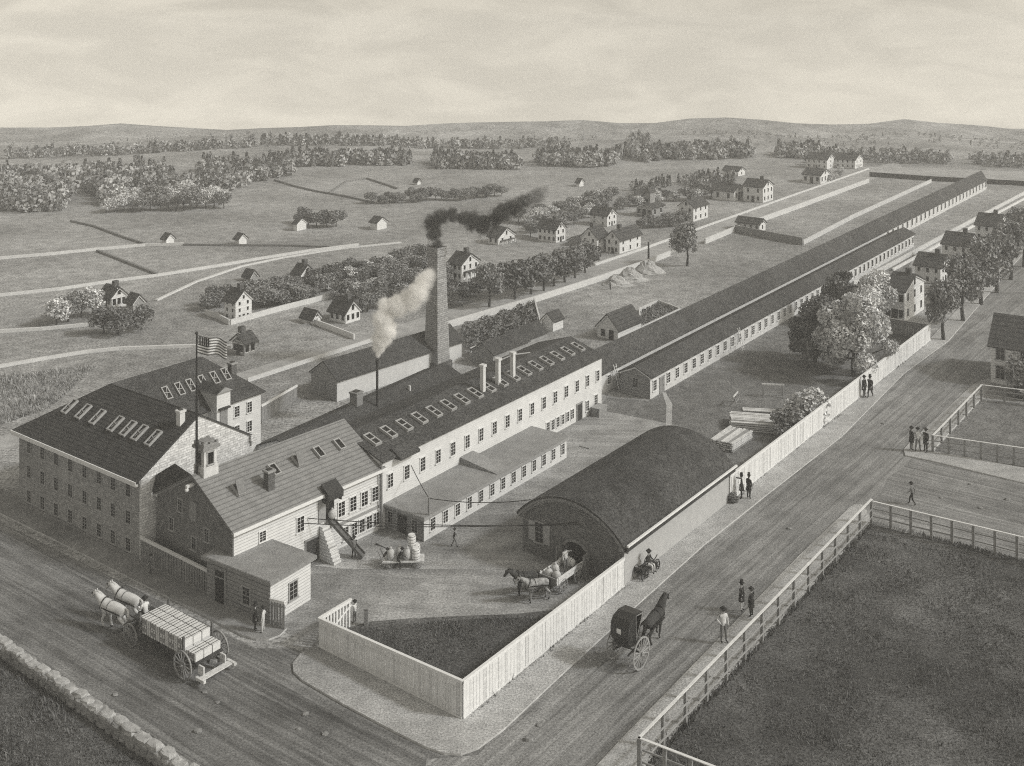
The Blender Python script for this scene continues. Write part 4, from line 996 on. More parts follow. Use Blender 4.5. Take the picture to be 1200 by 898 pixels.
grove('bushy tree in the grove between the dark smoke and the white houses','grove between the smoke and the houses',line(610,262,720,238,16,4,4)+line(618,275,700,252,12,4,4),['round','pale','round'],(14,22))
grove('bushy tree around the dark house with the roof tower','trees around the dark tower house',line(725,245,840,228,16,4,3)+line(752,266,800,262,8,3,3),['round','pale','round','dark'],(12,19))
grove('round tree in the clump beside the hay barn','clump beside the hay barn',[(361,265),(371,267),(383,266),(394,266),(355,262)],['dark','round'],(17,24))
grove('bushy tree in the hedge line of the middle distance','far hedge trees',line(438,239,585,231,26,3,2),['round','round','dark'],(10,17))
grove('pale bush around the far porch house','bushes by the far houses',line(972,214,985,205,5,1,1)+line(945,192,990,186,9,2,1),['pale','round','dark'],(7,11))
grove('pale round tree along the front edge of the left wood','round trees at the edge of the left wood',line(128,248,262,244,15,3,2)+line(140,240,255,236,10,4,2),['pale','round'],(18,27))
# woods that read as one mass
def wood(name,label,pts,hpx,leafdiv,mat,seed,con=.4,npt=80):
    r=random.Random(seed); mb=MB()
    for (x,y) in pts:
        if sin(x*.043+seed)+.8*sin(x*.017+y*.11+seed*2)+.5*sin(x*.11)<-1.2: continue      # clearings
        p=G(x,y); p.z=terrain(p.x,p.y)-.1
        s=r.uniform(*hpx)/(y-HY)*HC; w=s*r.uniform(.42,.6); conif=r.random()<con; mi=0 if conif else r.choice((0,1,1,1,2))
        if conif: w*=.55; s*=1.2
        for _ in range(npt):
            f=r.random(); a=r.random()*6.28
            if conif: rr_=w*(1-f)*r.uniform(.5,1.05)
            else: rr_=w*sqrt(max(0,1-(2*f-1)**2))*r.uniform(.75,1.05)
            c=p+Vector((rr_*cos(a),rr_*sin(a),s*(.06+.92*f)))
            n_=Vector((cos(a)+r.gauss(0,.5),sin(a)+r.gauss(0,.5),.5+r.gauss(0,.5))).normalized(); t=n_.orthogonal().normalized(); q=n_.cross(t)
            l=s/leafdiv*.72*r.uniform(.7,1.3); mb.add([c-t*l,c+q*l*.8,c+t*l,c-q*l*.8],[(0,1,2,3)],mi)
    me=mb.mesh(name,[mat,MT['woodleaf'],MT['woodpale']],fix=False); return tag(link(name,me),label,'wood',None,'stuff')
def band(x0,x1,top,bot,n,r):
    out=[]
    for _ in range(n):
        x=r.uniform(x0,x1); a=interp(top,x); b=interp(bot,x); out.append((x,r.uniform(a,b)))
    return out
rw=random.Random(5)
wood('left_woods','dense mixed wood filling the left fields below the hills',band(-240,150,[(-60,212),(150,210)],[(-60,246),(60,250),(150,238)],560,rw),(17,24),7,MT['leafdark'],1,.12)
wood('left_woods','dark pine wood behind the pale round trees on the left',band(90,340,[(90,210),(230,199),(340,197)],[(90,226),(250,226),(340,208)],300,rw),(15,20),7,MT['needle'],2,.4)
wood('pine_belt','belt of dark pines across the middle distance',band(330,520,[(330,191),(520,187)],[(330,196),(520,193)],170,rw)+band(505,605,[(505,190),(605,191)],[(505,198),(605,198)],150,rw)+band(605,700,[(605,186),(700,186)],[(605,193),(700,196)],110,rw),(12,17),6,MT['needle'],3,.4)
wood('pine_belt','belt of trees under the right hand hills',band(690,960,[(690,187),(800,179),(960,178)],[(690,196),(800,188),(960,184)],330,rw),(11,16),6,MT['needle'],4,.3)
wood('far_trees','thin far line of trees under the left hills',band(-260,240,[(-60,176),(240,173)],[(-60,184),(240,177)],350,rw)+band(240,420,[(240,172),(420,166)],[(240,176),(420,170)],120,rw),(8,12),5,MT['leafdark'],5,.3,30)
wood('far_trees','far strip of trees along the shoulder of the middle hills',band(385,640,[(385,164),(640,164)],[(385,169),(640,168)],190,rw)+band(640,760,[(640,166),(760,163)],[(640,170),(760,168)],80,rw),(7,11),5,MT['leafdark'],6,.2,30)
wood('far_trees','far strip of trees beyond the end of the ropewalks',band(935,1260,[(935,180),(1060,183),(1260,188)],[(935,186),(1060,192),(1260,198)],300,rw),(8,13),5,MT['leaf'],7,.3,30)
wood('pine_slope','young pines on the slope behind the far back street houses',band(740,860,[(740,222),(810,212),(860,208)],[(740,232),(810,226),(860,220)],90,rw),(9,14),6,MT['needle'],8,.8)
wood('hill_scrub','scattered scrub on the right hand hills',band(760,1240,[(760,150),(1240,150)],[(760,170),(1240,170)],260,rw)+band(0,700,[(0,158),(700,155)],[(0,164),(700,162)],120,rw),(2.5,5),4,MT['leaf'],9,.1,20)
# beds of planting
def bed(name,label,quad,h,n,leaf,mat,seed,cat):
    r=random.Random(seed); Q=[G(*q) for q in quad]; o=Q[0].copy(); mb=MB()
    for _ in range(n):
        a,b=r.random(),r.random(); p=(Q[0]*(1-a)+Q[1]*a)*(1-b)+(Q[3]*(1-a)+Q[2]*a)*b-o
        z=h*(1-.7*r.random()**2)*(.8+.3*sin(a*26)*sin(b*9)); c=p+Vector((0,0,z))
        n_=Vector((r.gauss(0,.7),r.gauss(0,.7),.8)).normalized(); t=n_.orthogonal().normalized(); q=n_.cross(t); l=leaf*r.uniform(.6,1.4)
        mb.add([c-t*l,c+q*l*.7,c+t*l,c-q*l*.7],[(0,1,2,3)])
    return tag(mb.build(name,mat,None,o),label,cat,kind='stuff')
bed('hedge_garden','dense dark leafy planting filling the walled garden behind the chimney',[(552,418),(632,386),(625,360),(540,389)],1.3,4200,.19,MT['leafdark'],51,'planting')
bed('garden_bed','dark low planting inside the white cold frame behind the ropewalk',[(752,386),(795,366),(772,357),(752,366)],.5,900,.16,MT['leafdark'],52,'planting')
fr=MB(); Q=[G(*q) for q in ((751,388),(797,366),(771,356),(749,366))]
o0=Q[0].copy()
for i in range(4): fr.bar(Q[i]-o0+Vector((0,0,.3)),Q[(i+1)%4]-o0+Vector((0,0,.3)),.15,.6)
tag(fr.build('cold_frame',MT['plain'],None,o0),'white timber cold frame round a planted bed behind the ropewalk','cold frame')
# grass standing in the near fields
def tufts(name,label,quad,n,h,seed,mat='blade'):
    r=random.Random(seed); Q=[G(*q) for q in quad]; mb=MB()
    while n>0:
        n-=1; a,b=r.random(),r.random(); p=(Q[0]*(1-a)+Q[1]*a)*(1-b)+(Q[3]*(1-a)+Q[2]*a)*b
        hh=h*r.uniform(.4,1.4)*(.75+.35*sin(p.x*.9+2*sin(p.y*.5))*sin(p.y*.7+p.x*.25)+(.7 if r.random()<.03 else 0)); d=Vector((r.gauss(0,1),r.gauss(0,1),0)).normalized(); w=d*hh*.16; ln=Vector((r.gauss(0,.4),r.gauss(0,.4),1))*hh
        p.z=.012; mb.add([p-w,p+w,p+ln],[(0,1,2)])
    return tag(link(name,mb.mesh(name,MT[mat],fix=False)),label,'grass',kind='stuff')
tufts('grass','rough grass of the fenced field at the lower right',[(1022,617),(1235,673),(1330,1000),(752,912)],52000,.17,61)
tufts('grass','rough grass behind the stone wall at the lower left',[(-120,735),(0,765),(232,916),(-120,925)],22000,.2,62)
tufts('grass','dark grass inside the yard corner fence',[(408,737),(546,838),(700,722),(560,726)],13000,.16,63)
tufts('meadow','pale rough meadow grass left of the brick mill',[(-40,445),(115,428),(60,478),(-40,512)],9000,.42,64,'meadow')
tufts('weeds','weeds along the foot of the sunlit yard fence',[(543,848),(546,848),(733,690),(731,690)],900,.22,65,'weed')
tufts('weeds','weeds along the foot of the long board fence by the main street',[(856,590),(860,590),(1091,402),(1089,401)],900,.26,66,'weed')
tufts('weeds','weeds under the rail fence of the lower right field',[(1016,617),(1024,615),(756,908),(745,908)],3500,.3,67,'weed')
tufts('weeds','weeds under the rail fence beside the cross street',[(1021,611),(1240,667),(1240,672),(1021,617)],1800,.26,68,'weed')
tufts('weeds','weeds along both sides of the dry stone wall',[(-60,716),(290,955),(300,975),(-60,730)],2600,.28,69,'weed')
# ---- people ------------------------------------------------------------------------------------------
def skin_mesh(name,joints,bones,root,mats,extra=None,sub=1):
    """joints: name -> ((x,y,z),(rx,ry)); bones: (a,b,material). One continuous body grown over the skeleton."""
    names=list(joints); idx={n:i for i,n in enumerate(names)}
    me=bpy.data.meshes.new(name+'_skeleton'); me.from_pydata([joints[n][0] for n in names],[(idx[a],idx[b]) for a,b,_ in bones],[])
    o=bpy.data.objects.new(name+'_skeleton',me); COL.objects.link(o)
    md=o.modifiers.new('skin','SKIN'); md.use_smooth_shade=True; md.branch_smoothing=.3
    sv=me.skin_vertices[0].data
    for n in names:
        r=joints[n][1]; sv[idx[n]].radius=r if hasattr(r,'__len__') else (r,r); sv[idx[n]].use_root=(n==root)
    if sub: s=o.modifiers.new('sub','SUBSURF'); s.levels=sub; s.render_levels=sub
    dg=bpy.context.evaluated_depsgraph_get(); dg.update()
    out=bpy.data.meshes.new_from_object(o.evaluated_get(dg)); out.name=name
    COL.objects.unlink(o); bpy.data.objects.remove(o); bpy.data.meshes.remove(me)
    out.materials.clear()
    for m in mats: out.materials.append(m)
    segs=[(Vector(joints[a][0]),Vector(joints[b][0]),m) for a,b,m in bones]
    for p in out.polygons:
        c=p.center; best=9e9
        for a,b,m in segs:
            d=b-a; t=max(0,min(1,(c-a).dot(d)/max(d.length_squared,1e-9))); q=(a+d*t-c).length
            if q<best: best=q; p.material_index=m
        p.use_smooth=True
    if extra:
        bm=bmesh.new(); bm.from_mesh(out); e2=extra.mesh('x',mats); bm.from_mesh(e2); bm.to_mesh(out); bm.free(); bpy.data.meshes.remove(e2)
    return out
PM=[MT['skin'],MT['coat'],MT['coat2'],MT['shoe']]
def person_mesh(pose):
    P_=dict(lean=0.0,hip=.93,la=((.02,.25,1.16),(.08,.25,.92)),ra=((.02,-.25,1.16),(.08,-.25,.92)),ll=((.02,.1,.5),(-.02,.11,.09)),rl=((.02,-.1,.5),(-.02,-.11,.09)))
    P_.update(pose); l=P_['lean']; h=P_['hip']; dz=h-.93
    T=lambda f: l*f
    j=dict(pelvis=((0,0,h),(.12,.15)),belly=((T(.35),0,1.12+dz),(.115,.145)),chest=((T(.75),0,1.34+dz),(.125,.165)),neck=((T(1.0),0,1.49+dz),.06),
       head=((T(1.12)+.02,0,1.62+dz),(.092,.082)),crown=((T(1.2)+.015,0,1.73+dz),(.07,.065)))
    b=[('pelvis','belly',1),('belly','chest',1),('chest','neck',1),('neck','head',0),('head','crown',0)]
    ex=MB(); hd=j['head'][0]
    ex.ball((hd[0]+.1,0,hd[2]+.01),(.025,.016,.03),6,5,0)
    for s in (-1,1):
        ex.ball((hd[0]+.083,s*.034,hd[2]+.035),.013,6,4,3); ex.ball((hd[0]-.005,s*.088,hd[2]),(.022,.012,.032),6,4,0)
    ex.box(hd[0]+.084,-.025,hd[2]-.048,hd[0]+.094,.025,hd[2]-.04,3)
    for s,k,arm,leg in ((1,'L',P_['la'],P_['ll']),(-1,'R',P_['ra'],P_['rl'])):
        sh=(T(.85),s*.19,1.42+dz)
        el,wr=arm; el=(el[0],el[1],el[2]); wr=tuple(wr)
        j['sh'+k]=(sh,.065); j['el'+k]=(el,.048); j['wr'+k]=(wr,.034)
        d=(Vector(wr)-Vector(el)).normalized(); pal=Vector(wr)+d*.085; j['pa'+k]=(tuple(pal),(.042,.026))
        b+=[('chest','sh'+k,1),('sh'+k,'el'+k,1),('el'+k,'wr'+k,1),('wr'+k,'pa'+k,0)]
        side=Vector((1,0,0)); side=(side-d*side.dot(d)).normalized() if abs(d.x)<.9 else Vector((0,0,1)); curl=Vector((0,-s,0)) if abs(d.y)<.8 else Vector((0,0,-1))
        for i,(o,ln) in enumerate(((-.036,.06),(-.012,.075),(.012,.08),(.036,.07))):
            a=pal+side*o+d*.01; m=a+d*ln*.6; e=m+(d*.7+curl*.6)*ln*.5; ex.tube([a,m,e],[.0105,.0095,.007],5,0)
        a=pal-d*.05+side*.035; ex.tube([a,a+side*.03+d*.03,a+side*.04+d*.065],[.012,.011,.008],5,0)
        kn,an=leg; j['hp'+k]=((0,s*.095,h-.03),.1); j['kn'+k]=(tuple(kn),.07); j['an'+k]=(tuple(an),.045)
        fx=P_.get('foot',(.15,-.055)); j['to'+k]=((an[0]+fx[0],an[1]+s*.02,max(.025,an[2]+fx[1])),(.045,.03))
        b+=[('pelvis','hp'+k,2),('hp'+k,'kn'+k,2),('kn'+k,'an'+k,2),('an'+k,'to'+k,3)]
    me=skin_mesh('person',j,b,'pelvis',PM,ex); return me,j
POSES=dict(
 stand={}, 
 hip=dict(ra=((-.1,-.33,1.2),(.06,-.2,1.03)),ll=((.06,.12,.5),(.05,.15,.09))),
 akimbo=dict(la=((-.08,.36,1.2),(.05,.2,1.04)),ra=((-.08,-.36,1.2),(.05,-.2,1.04)),ll=((.03,.14,.5),(0,.19,.09)),rl=((.03,-.14,.5),(0,-.19,.09))),
 walk=dict(la=((.12,.24,1.18),(.3,.22,1.0)),ra=((-.14,-.24,1.18),(-.12,-.25,.93)),ll=((-.02,.1,.5),(-.28,.1,.12)),rl=((.2,-.1,.52),(.24,-.1,.09)),lean=.06),
 push=dict(lean=.35,la=((.45,.22,1.2),(.72,.2,1.1)),ra=((.45,-.22,1.2),(.72,-.2,1.1)),ll=((.05,.1,.5),(-.3,.1,.12)),rl=((.24,-.1,.55),(.16,-.1,.09))),
 reach=dict(la=((.2,.25,1.5),(.4,.2,1.62)),ra=((.02,-.25,1.16),(.12,-.25,.94)),ll=((.05,.13,.5),(.03,.16,.09))),
 point=dict(ra=((.25,-.28,1.38),(.5,-.3,1.42))),
 sit=dict(hip=.5,la=((.12,.26,.78),(.36,.2,.72)),ra=((.12,-.26,.78),(.36,-.2,.72)),ll=((.44,.12,.5),(.46,.13,.09)),rl=((.44,-.12,.5),(.46,-.13,.09)),lean=.08),
)
PMESH={k:person_mesh(v) for k,v in POSES.items()}
def hat_mesh(kind):
    mb=MB()
    if kind=='top': mb.tube([(0,0,0),(0,0,.012)],.15,12); mb.tube([(0,0,.012),(0,0,.19)],[.1,.105],12)
    else: mb.tube([(0,0,0),(0,0,.015)],.185,12); mb.tube([(0,0,.015),(0,0,.08),(0,0,.13)],[.1,.098,.065],12)
    return mb.mesh('hat',MT['coat'])
HATS={k:hat_mesh(k) for k in ('top','brim')}
HAIR=MB().ball((0,0,0),(.098,.09,.1),10,7).mesh('hair',MT['hair'])
def skirt_mesh():
    mb=MB(); n=14; vs=[];fs=[]
    for z,r in ((1.02,(.155,.19)),(.85,(.17,.205)),(.62,(.19,.225))):
        for k in range(n): a=2*pi*k/n; vs.append((r[0]*cos(a),r[1]*sin(a),z))
    for i in range(2):
        for k in range(n): fs.append((i*n+k,i*n+(k+1)%n,(i+1)*n+(k+1)%n,(i+1)*n+k))
    return mb.add(vs,fs).mesh('coat_skirt',MT['coat'],True,False)
SKIRT=skirt_mesh()
def person(pose,loc,hpx,rz,label,top='coat',legs='coat',hat='brim',coat=False,group=None,z=0.13,scale=None,hatmat=None):
    if not isinstance(loc,Vector):
        p=G(*loc); s=hpx/(loc[1]-HY)*HC/1.84; p.z=z
    else: p=loc; s=1
    if scale: s=scale
    me,j=PMESH[pose]; e=empty('person',p,rz,label,'person',group,sc=s)
    bo=link('body',me,e)
    for i,m in ((1,top),(2,legs)):
        bo.material_slots[i].link='OBJECT'; bo.material_slots[i].material=MT[m]
    hd=Vector(j['head'][0])
    link('hair',HAIR,e,hd+Vector((-.018,0,.035)))
    if hat: 
        h=link('hat',HATS[hat],e,hd+Vector((-.01,0,.11)))
        if hatmat: h.material_slots[0].link='OBJECT'; h.material_slots[0].material=MT[hatmat]
    if coat:
        c=link('coat_skirt',SKIRT,e); c.material_slots[0].link='OBJECT'; c.material_slots[0].material=MT[top]
    return e
LEFT,RIGHT,TOW,AWAY=pi,0.0,-pi/2,pi/2
person('stand',(177,674),23,-2.2,'man in grey standing on the front footway by the picket fence','coat2','coat2')
person('stand',(262,705),25,-2.3,'man in pale shirt standing in the doorway of the corner office','shirt','coat2')
person('stand',(299,741),32,.1,'man in dark coat facing a pale shirted man by the grey gate leaf','coat','coat','top',True)
person('hip',(308.5,743),31,pi,'man in pale shirt and hat talking by the grey gate leaf','shirt','shirt')
person('reach',(416,730),27,pi-.4,'man in shirt holding the open white yard gate','shirt','coat2',z=0.01)
person('reach',(415,654),26,2.4,'man with raised arm working at the foot of the loading chute','coat2','coat',z=.01)
person('walk',(532,641),22,.2,'lone man walking across the yard beside the flat annex','coat','coat2',z=.01)
person('push',(449,665),23,.0,'man in pale trousers pushing the hand truck from behind','coat','shirt',z=.01)
person('push',(466,667),25,.15,'man in dark clothes leaning on the middle of the hand truck','coat','coat',z=.01)
person('point',(869,586),29,pi-.2,'man pointing at the end wall of the arched warehouse','coat','coat','top',True)
person('stand',(877.5,586),29,.6,'man with a long coat standing beside the pointing man','coat','coat','top',True)
person('stand',(1012.5,467),26,-.9,'left man of the two chatting by the board fence','coat','coat2','brim',True)
person('walk',(1020,467),26,-2.3,'right man of the two chatting by the board fence, with a stick','coat','coat','top',True)
person('stand',(1068,529),28,.2,'left man of three at the corner of the cross street','coat','coat2','brim',True)
person('akimbo',(1075.5,530),28,-1.5,'man in a pale jacket in the middle of three at the corner','shirt','coat2')
person('hip',(1085,531),28,-2.6,'right man of three at the corner, next to the fence','coat','coat','brim',True)
person('walk',(1069,592),27,2.6,'man striding across the right hand cross street','coat2','coat',z=.01)
person('hip',(847.5,755),42,-1.2,'man in white shirt with hand on hip standing at the edge of the main street','shirt','coat2')
person('stand',(869,718),35,-.6,'man with open coat and white waistcoat, left of a chatting pair','coat','shirt','top',True)
person('stand',(880.5,725),35,2.4,'man in dark coat seen from behind, right of a chatting pair','coat','coat','brim',True)
person('reach',(715,340),12,.4,'tiny man working at the pale hay heaps','coat2','coat',z=.0)
# ---- horses ---------------------------------------------------------------------------------------------
def horse_mesh(walk=1.0,headup=0.0):
    w=walk
    j=dict(pelvis=((-.62,0,1.32),(.25,.27)),loin=((-.3,0,1.26),(.27,.29)),barrel=((.08,0,1.2),(.31,.32)),chest=((.5,0,1.24),(.28,.25)),neck=((.78,0,1.46+headup*.3),(.23,.18)),neck2=((1.03+headup*-.06,0,1.68+headup),(.18,.14)),
       poll=((1.22-headup*.1,0,1.84+headup),(.12,.095)),brow=((1.36-headup*.1,0,1.78+headup),(.12,.1)),nose=((1.53-headup*.1,0,1.58+headup),(.085,.07)),muzzle=((1.62-headup*.1,0,1.46+headup),(.075,.068)),
       dock=((-.86,0,1.38),.06))
    b=[('pelvis','loin',0),('loin','barrel',0),('barrel','chest',0),('chest','neck',0),('neck','neck2',0),('neck2','poll',0),('poll','brow',0),('brow','nose',0),('nose','muzzle',0),('pelvis','dock',0)]
    for s,k,f,r in ((1,'L',.22*w,-.16*w),(-1,'R',-.16*w,.2*w)):
        j['sho'+k]=((.48,s*.16,1.02),(.14,.11)); j['elb'+k]=((.44+f*.2,s*.17,.84),.09); j['kne'+k]=((.5+f*.8,s*.16,.5+abs(f)*.15),.06); j['fet'+k]=((.46+f*1.1-(.12 if f>0.1 else 0),s*.16,.16+max(0,f)*.3),.042); j['hof'+k]=((.53+f*1.1-(.08 if f>.1 else 0),s*.16,.05+max(0,f)*.25),.062)
        b+=[('chest','sho'+k,0),('sho'+k,'elb'+k,0),('elb'+k,'kne'+k,0),('kne'+k,'fet'+k,0),('fet'+k,'hof'+k,1)]
        j['hip'+k]=((-.64,s*.17,1.12),(.18,.13)); j['sti'+k]=((-.5+r*.3,s*.18,.9),.115); j['hoc'+k]=((-.86+r*.8,s*.16,.56),.062); j['pas'+k]=((-.8+r*1.2,s*.16,.17),.045); j['hoo'+k]=((-.73+r*1.2,s*.16,.05),.064)
        b+=[('pelvis','hip'+k,0),('hip'+k,'sti'+k,0),('sti'+k,'hoc'+k,0),('hoc'+k,'pas'+k,0),('pas'+k,'hoo'+k,1)]
    for k_,(c_,r_) in list(j.items()):
        f_=1.35 if k_ in ('neck','neck2','poll') else (1.22 if k_[:3] in ('pel','loi','bar','che','bro','nos','muz','hip','sho') else 1.15)
        j[k_]=(c_,tuple(q*f_ for q in r_) if hasattr(r_,'__len__') else (r_*f_,r_*f_))
    ex=MB(); p=Vector(j['poll'][0]); br=Vector(j['brow'][0])
    for s in (-1,1):
        ex.tube([p+Vector((0,s*.055,.06)),p+Vector((.02,s*.075,.12)),p+Vector((.03,s*.07,.17))],[.035,.03,.008],6,0); ex.ball(br+Vector((.03,s*.083,.0)),.022,6,4,1)
        ex.ball(Vector(j['muzzle'][0])+Vector((.03,s*.04,.02)),.014,5,4,1)
    me=skin_mesh('horse',j,b,'pelvis',[MT['hwhite'],MT['hoof']],ex); return me,j
HM={'walk':horse_mesh(1.0),'stand':horse_mesh(.25,.02),'trot':horse_mesh(.9,.16)}
def horse(pose,p,rz,s,label,coat,mane,group=None):
    me,j=HM[pose]; e=empty('horse',p,rz,label,'horse',group,sc=s)
    bo=link('body',me,e); bo.material_slots[0].link='OBJECT'; bo.material_slots[0].material=MT[coat]
    mb=MB(); n1=Vector(j['neck'][0])+Vector((-.1,0,.13)); n2=Vector(j['neck2'][0])+Vector((-.085,0,.09)); n3=Vector(j['poll'][0])+Vector((-.04,0,.09))
    mb.tube([n1,n2,n3,n3+Vector((.12,0,-.02))],[.04,.06,.05,.03],6); link('mane',mb.mesh('mane',MT[mane],True),e)
    d=Vector(j['dock'][0]); mb=MB(); mb.tube([d,d+Vector((-.12,0,-.08)),d+Vector((-.17,0,-.45)),d+Vector((-.12,0,-.85))],[.05,.075,.08,.02],7); link('tail',mb.mesh('tail',MT[mane],True),e)
    h=MB()
    def ring(x,z,ry,rz_,w=.035,tilt=0,yc=0):
        pts=[(x+tilt*sin(2*pi*k/14),yc+ry*cos(2*pi*k/14),z+rz_*sin(2*pi*k/14)) for k in range(15)]; h.tube(pts,w,5)
    ring(.68,1.36,.26,.37,.034,-.16); ring(.2,1.2,.365,.365,.014)
    for s_ in (-1,1):
        h.bar((.6,s_*.3,1.25),(-.75,s_*.35,1.12),.03,.06)
        br=Vector(j['brow'][0]); mz=Vector(j['nose'][0]); h.bar(br+Vector((-.05,s_*.1,.05)),mz+Vector((0,s_*.07,-.02)),.02,.03); h.box(br.x+.01,s_*.115-.012,br.z-.05,br.x+.1,s_*.115+.012,br.z+.06)
    mzc=Vector(j['nose'][0]); ring(mzc.x,mzc.z,.075,.08,.014,-.03)
    link('harness',h.mesh('harness',MT['leather']),e); return e
# ---- wheels and vehicles ------------------------------------------------------------------------------------
WH={}
def wheel(parent,x,y,r,n=12,mat='darkwood',tw=.07,name='wheel'):
    k=(round(r,2),n,mat)
    if k not in WH:
        mb=MB(); mb.tube([(0,-.14,0),(0,.14,0)],r*.13,10); mb.tube([(0,-.18,0),(0,.18,0)],r*.06,8)
        for i in range(n): a=2*pi*i/n; mb.tube([(cos(a)*r*.1,0,sin(a)*r*.1),(cos(a)*r*.92,0,sin(a)*r*.92)],[.04*max(.7,r),.03*max(.7,r)],5)
        rm=MB(); m=32; vs=[];fs=[]
        for i in range(m):
            a=2*pi*i/m
            for (rr_,yy) in ((r*.89,-tw/2),(r,-tw/2),(r,tw/2),(r*.89,tw/2)): vs.append((cos(a)*rr_,yy,sin(a)*rr_))
        for i in range(m):
            for q in range(4): fs.append((i*4+q,i*4+(q+1)%4,((i+1)%m)*4+(q+1)%4,((i+1)%m)*4+q))
        rm.add(vs,fs); WH[k]=(mb.mesh('wheel',MT[mat]),rm.mesh('rim',MT[mat]))
    w=link(name,WH[k][0],parent,(x,y,r)); link('rim',WH[k][1],w); return w
# dray with bales on the front street
hd=head((232,786),(146,737)); dO=(G(214,797)+G(257,772))/2
dry=empty('dray',dO,hd,'long flat dray loaded with pale bales on the front street','dray')
WB_=6.0
for s in (-1,1): wheel(dry,0,s*1.45,.93,14,'greywood',.09); wheel(dry,WB_,s*1.25,.76,12,'greywood',.09)
mb=MB().box(-.9,-1.05,1.02,WB_+.5,1.05,1.14).bar((-.9,-.75,.95),(WB_+.4,-.75,.95),.14,.14).bar((-.9,.75,.95),(WB_+.4,.75,.95),.14,.14); mb.build('platform',MT['darkwood'],dry)
MB().tube([(0,-1.45,.9),(0,1.45,.9)],.06).tube([(WB_,-1.25,.76),(WB_,1.25,.76)],.07).build('axle',MT['iron'],dry)
for x in (.35,5.05):
    for s in (-1,1): MB().box(x-.07,s*1.12-.06,.9,x+.07,s*1.12+.06,2.5).build('stake',MT['wood'],dry)
MB().box(-1.75,-1.15,.42,-1.3,1.15,.5).box(-1.95,-1.3,.34,-1.1,-1.12,.52).box(-1.95,1.12,.34,-1.1,1.3,.52).box(-1.4,-.9,.45,-.85,-.8,1.02).box(-1.4,.8,.45,-.85,.9,1.02).build('tail_step',MT['plank'],dry)
MB().tube([(WB_,0,.85),(WB_+4.3,0,1.15)],[.07,.05]).box(WB_+1.1,-.95,.88,WB_+1.2,.95,.98).build('pole',MT['wood'],dry)
MB().box(WB_+.0,-.75,1.6,WB_+.45,.75,1.7).box(WB_+.05,-.7,1.14,WB_+.12,-.62,1.6).box(WB_+.05,.62,1.14,WB_+.12,.7,1.6).build('seat',MT['darkwood'],dry)
Rz=Matrix.Rotation(hd,4,'Z')
def on(O_,rot,x,y,z): return O_+Matrix.Rotation(rot,3,'Z')@Vector((x,y,z))
bl=MB().box(-.46,-.31,0,.46,.31,.5).mesh('bale',MT['bale'])
bs=MB()
for x in (-.27,0,.27): bs.box(x-.025,-.317,-.004,x+.025,.317,.507)
bs=bs.mesh('strap',MT['darkwood'])
bk=MB()
for y in (-1,1): bk.box(-.3,y*.319-.003,.13,.3,y*.319+.003,.39)
bk=bk.mesh('stencil_mark',MT['greywood'])
b0=link('bale',bl); link('strap',bs,b0); link('stencil_mark',bk,b0); nb=0
def bale(x,y,z,lab,grp):
    global nb
    o=b0 if nb==0 else copy_tree(b0); nb+=1
    o.location=on(dO,hd,x+random.uniform(-.02,.02),y+random.uniform(-.015,.015),z); o.rotation_euler=(0,0,hd+random.uniform(-.04,.04)); tag(o,lab,'bale',grp)
for lay in range(2):
    for i in range(5):
        for s in (-1,0,1):
            bale(.85+i*.98,s*.68,1.145+lay*.525,'pale strapped bale in the upper layer of the dray load' if lay else 'pale strapped bale in the lower layer of the dray load','upper bales on the dray' if lay else 'lower bales on the dray')
for s in (-1,0,1): bale(-.25,s*.68,1.145,'pale strapped bale on the low rear end of the dray load','rear bales on the dray')
for s,l in ((1,'white draught horse on the near side of the dray team'),(-1,'white draught horse on the far side of the dray team')):
    horse('walk',on(dO,hd,WB_+2.6+(.25 if s<0 else 0),s*.66+.15,0),hd+.22,1.28,l,'hwhite','mane','dray team')
person('sit',on(dO,hd,WB_+.05,0,1.07),0,hd,'driver in white shirt seated at the front of the dray','shirt','coat',scale=1.25)
# farm wagon at the warehouse door
wO=G(668,678); wh_=head((674,683),(656,696))
wg=empty('farm_wagon',wO,wh_,'pale open farm wagon with sacks backed up to the warehouse door','wagon')
for s in (-1,1): wheel(wg,0,s*.85,.68,12,'trimgrey'); wheel(wg,2.0,s*.8,.52,12,'trimgrey')
MB().box(-.8,-.72,.78,2.8,.72,.86).build('floor',MT['greywood'],wg)
for s in (-1,1):
    MB().box(-.85,s*.78-.03,.86,2.85,s*.78+.03,1.08).box(-.85,s*.78-.03,1.14,2.85,s*.78+.03,1.34).box(-.7,s*.82-.03,.8,-.6,s*.82+.03,1.4).box(2.6,s*.82-.03,.8,2.7,s*.82+.03,1.4).build('side_board',MT['trim'],wg)
MB().box(2.78,-.72,.86,2.84,.72,1.3).build('front_board',MT['trimgrey'],wg)
MB().tube([(0,-.85,.68),(0,.85,.68)],.05).tube([(2,-.8,.52),(2,.8,.52)],.05).tube([(2,0,.6),(4.9,0,1.0)],[.05,.04]).build('pole',MT['wood'],wg)
def sackmesh(): 
    mb=MB(); mb.ball((0,0,.32),(.3,.26,.36),10,8); mb.ball((0,0,.7),(.1,.09,.1),8,6); return mb.mesh('sack',MT['sack'],True)
SK=sackmesh()
for x,y,t,l in ((2.2,.3,0,'sack at the front left of the farm wagon'),(2.3,-.35,.2,'sack at the front right of the farm wagon'),(1.5,-.3,.4,'sack in the middle of the farm wagon load')):
    tag(link('sack',SK,None,on(wO,wh_,x,y,.862),(0,0,t),1.1),'pale full '+l,'sack')
BR=MB().tube([(0,0,0),(0,0,.2),(0,0,.45),(0,0,.7),(0,0,.9)],[.26,.32,.34,.32,.26],12)
BR=BR.mesh('barrel',MT['trim'],False); BH=MB()
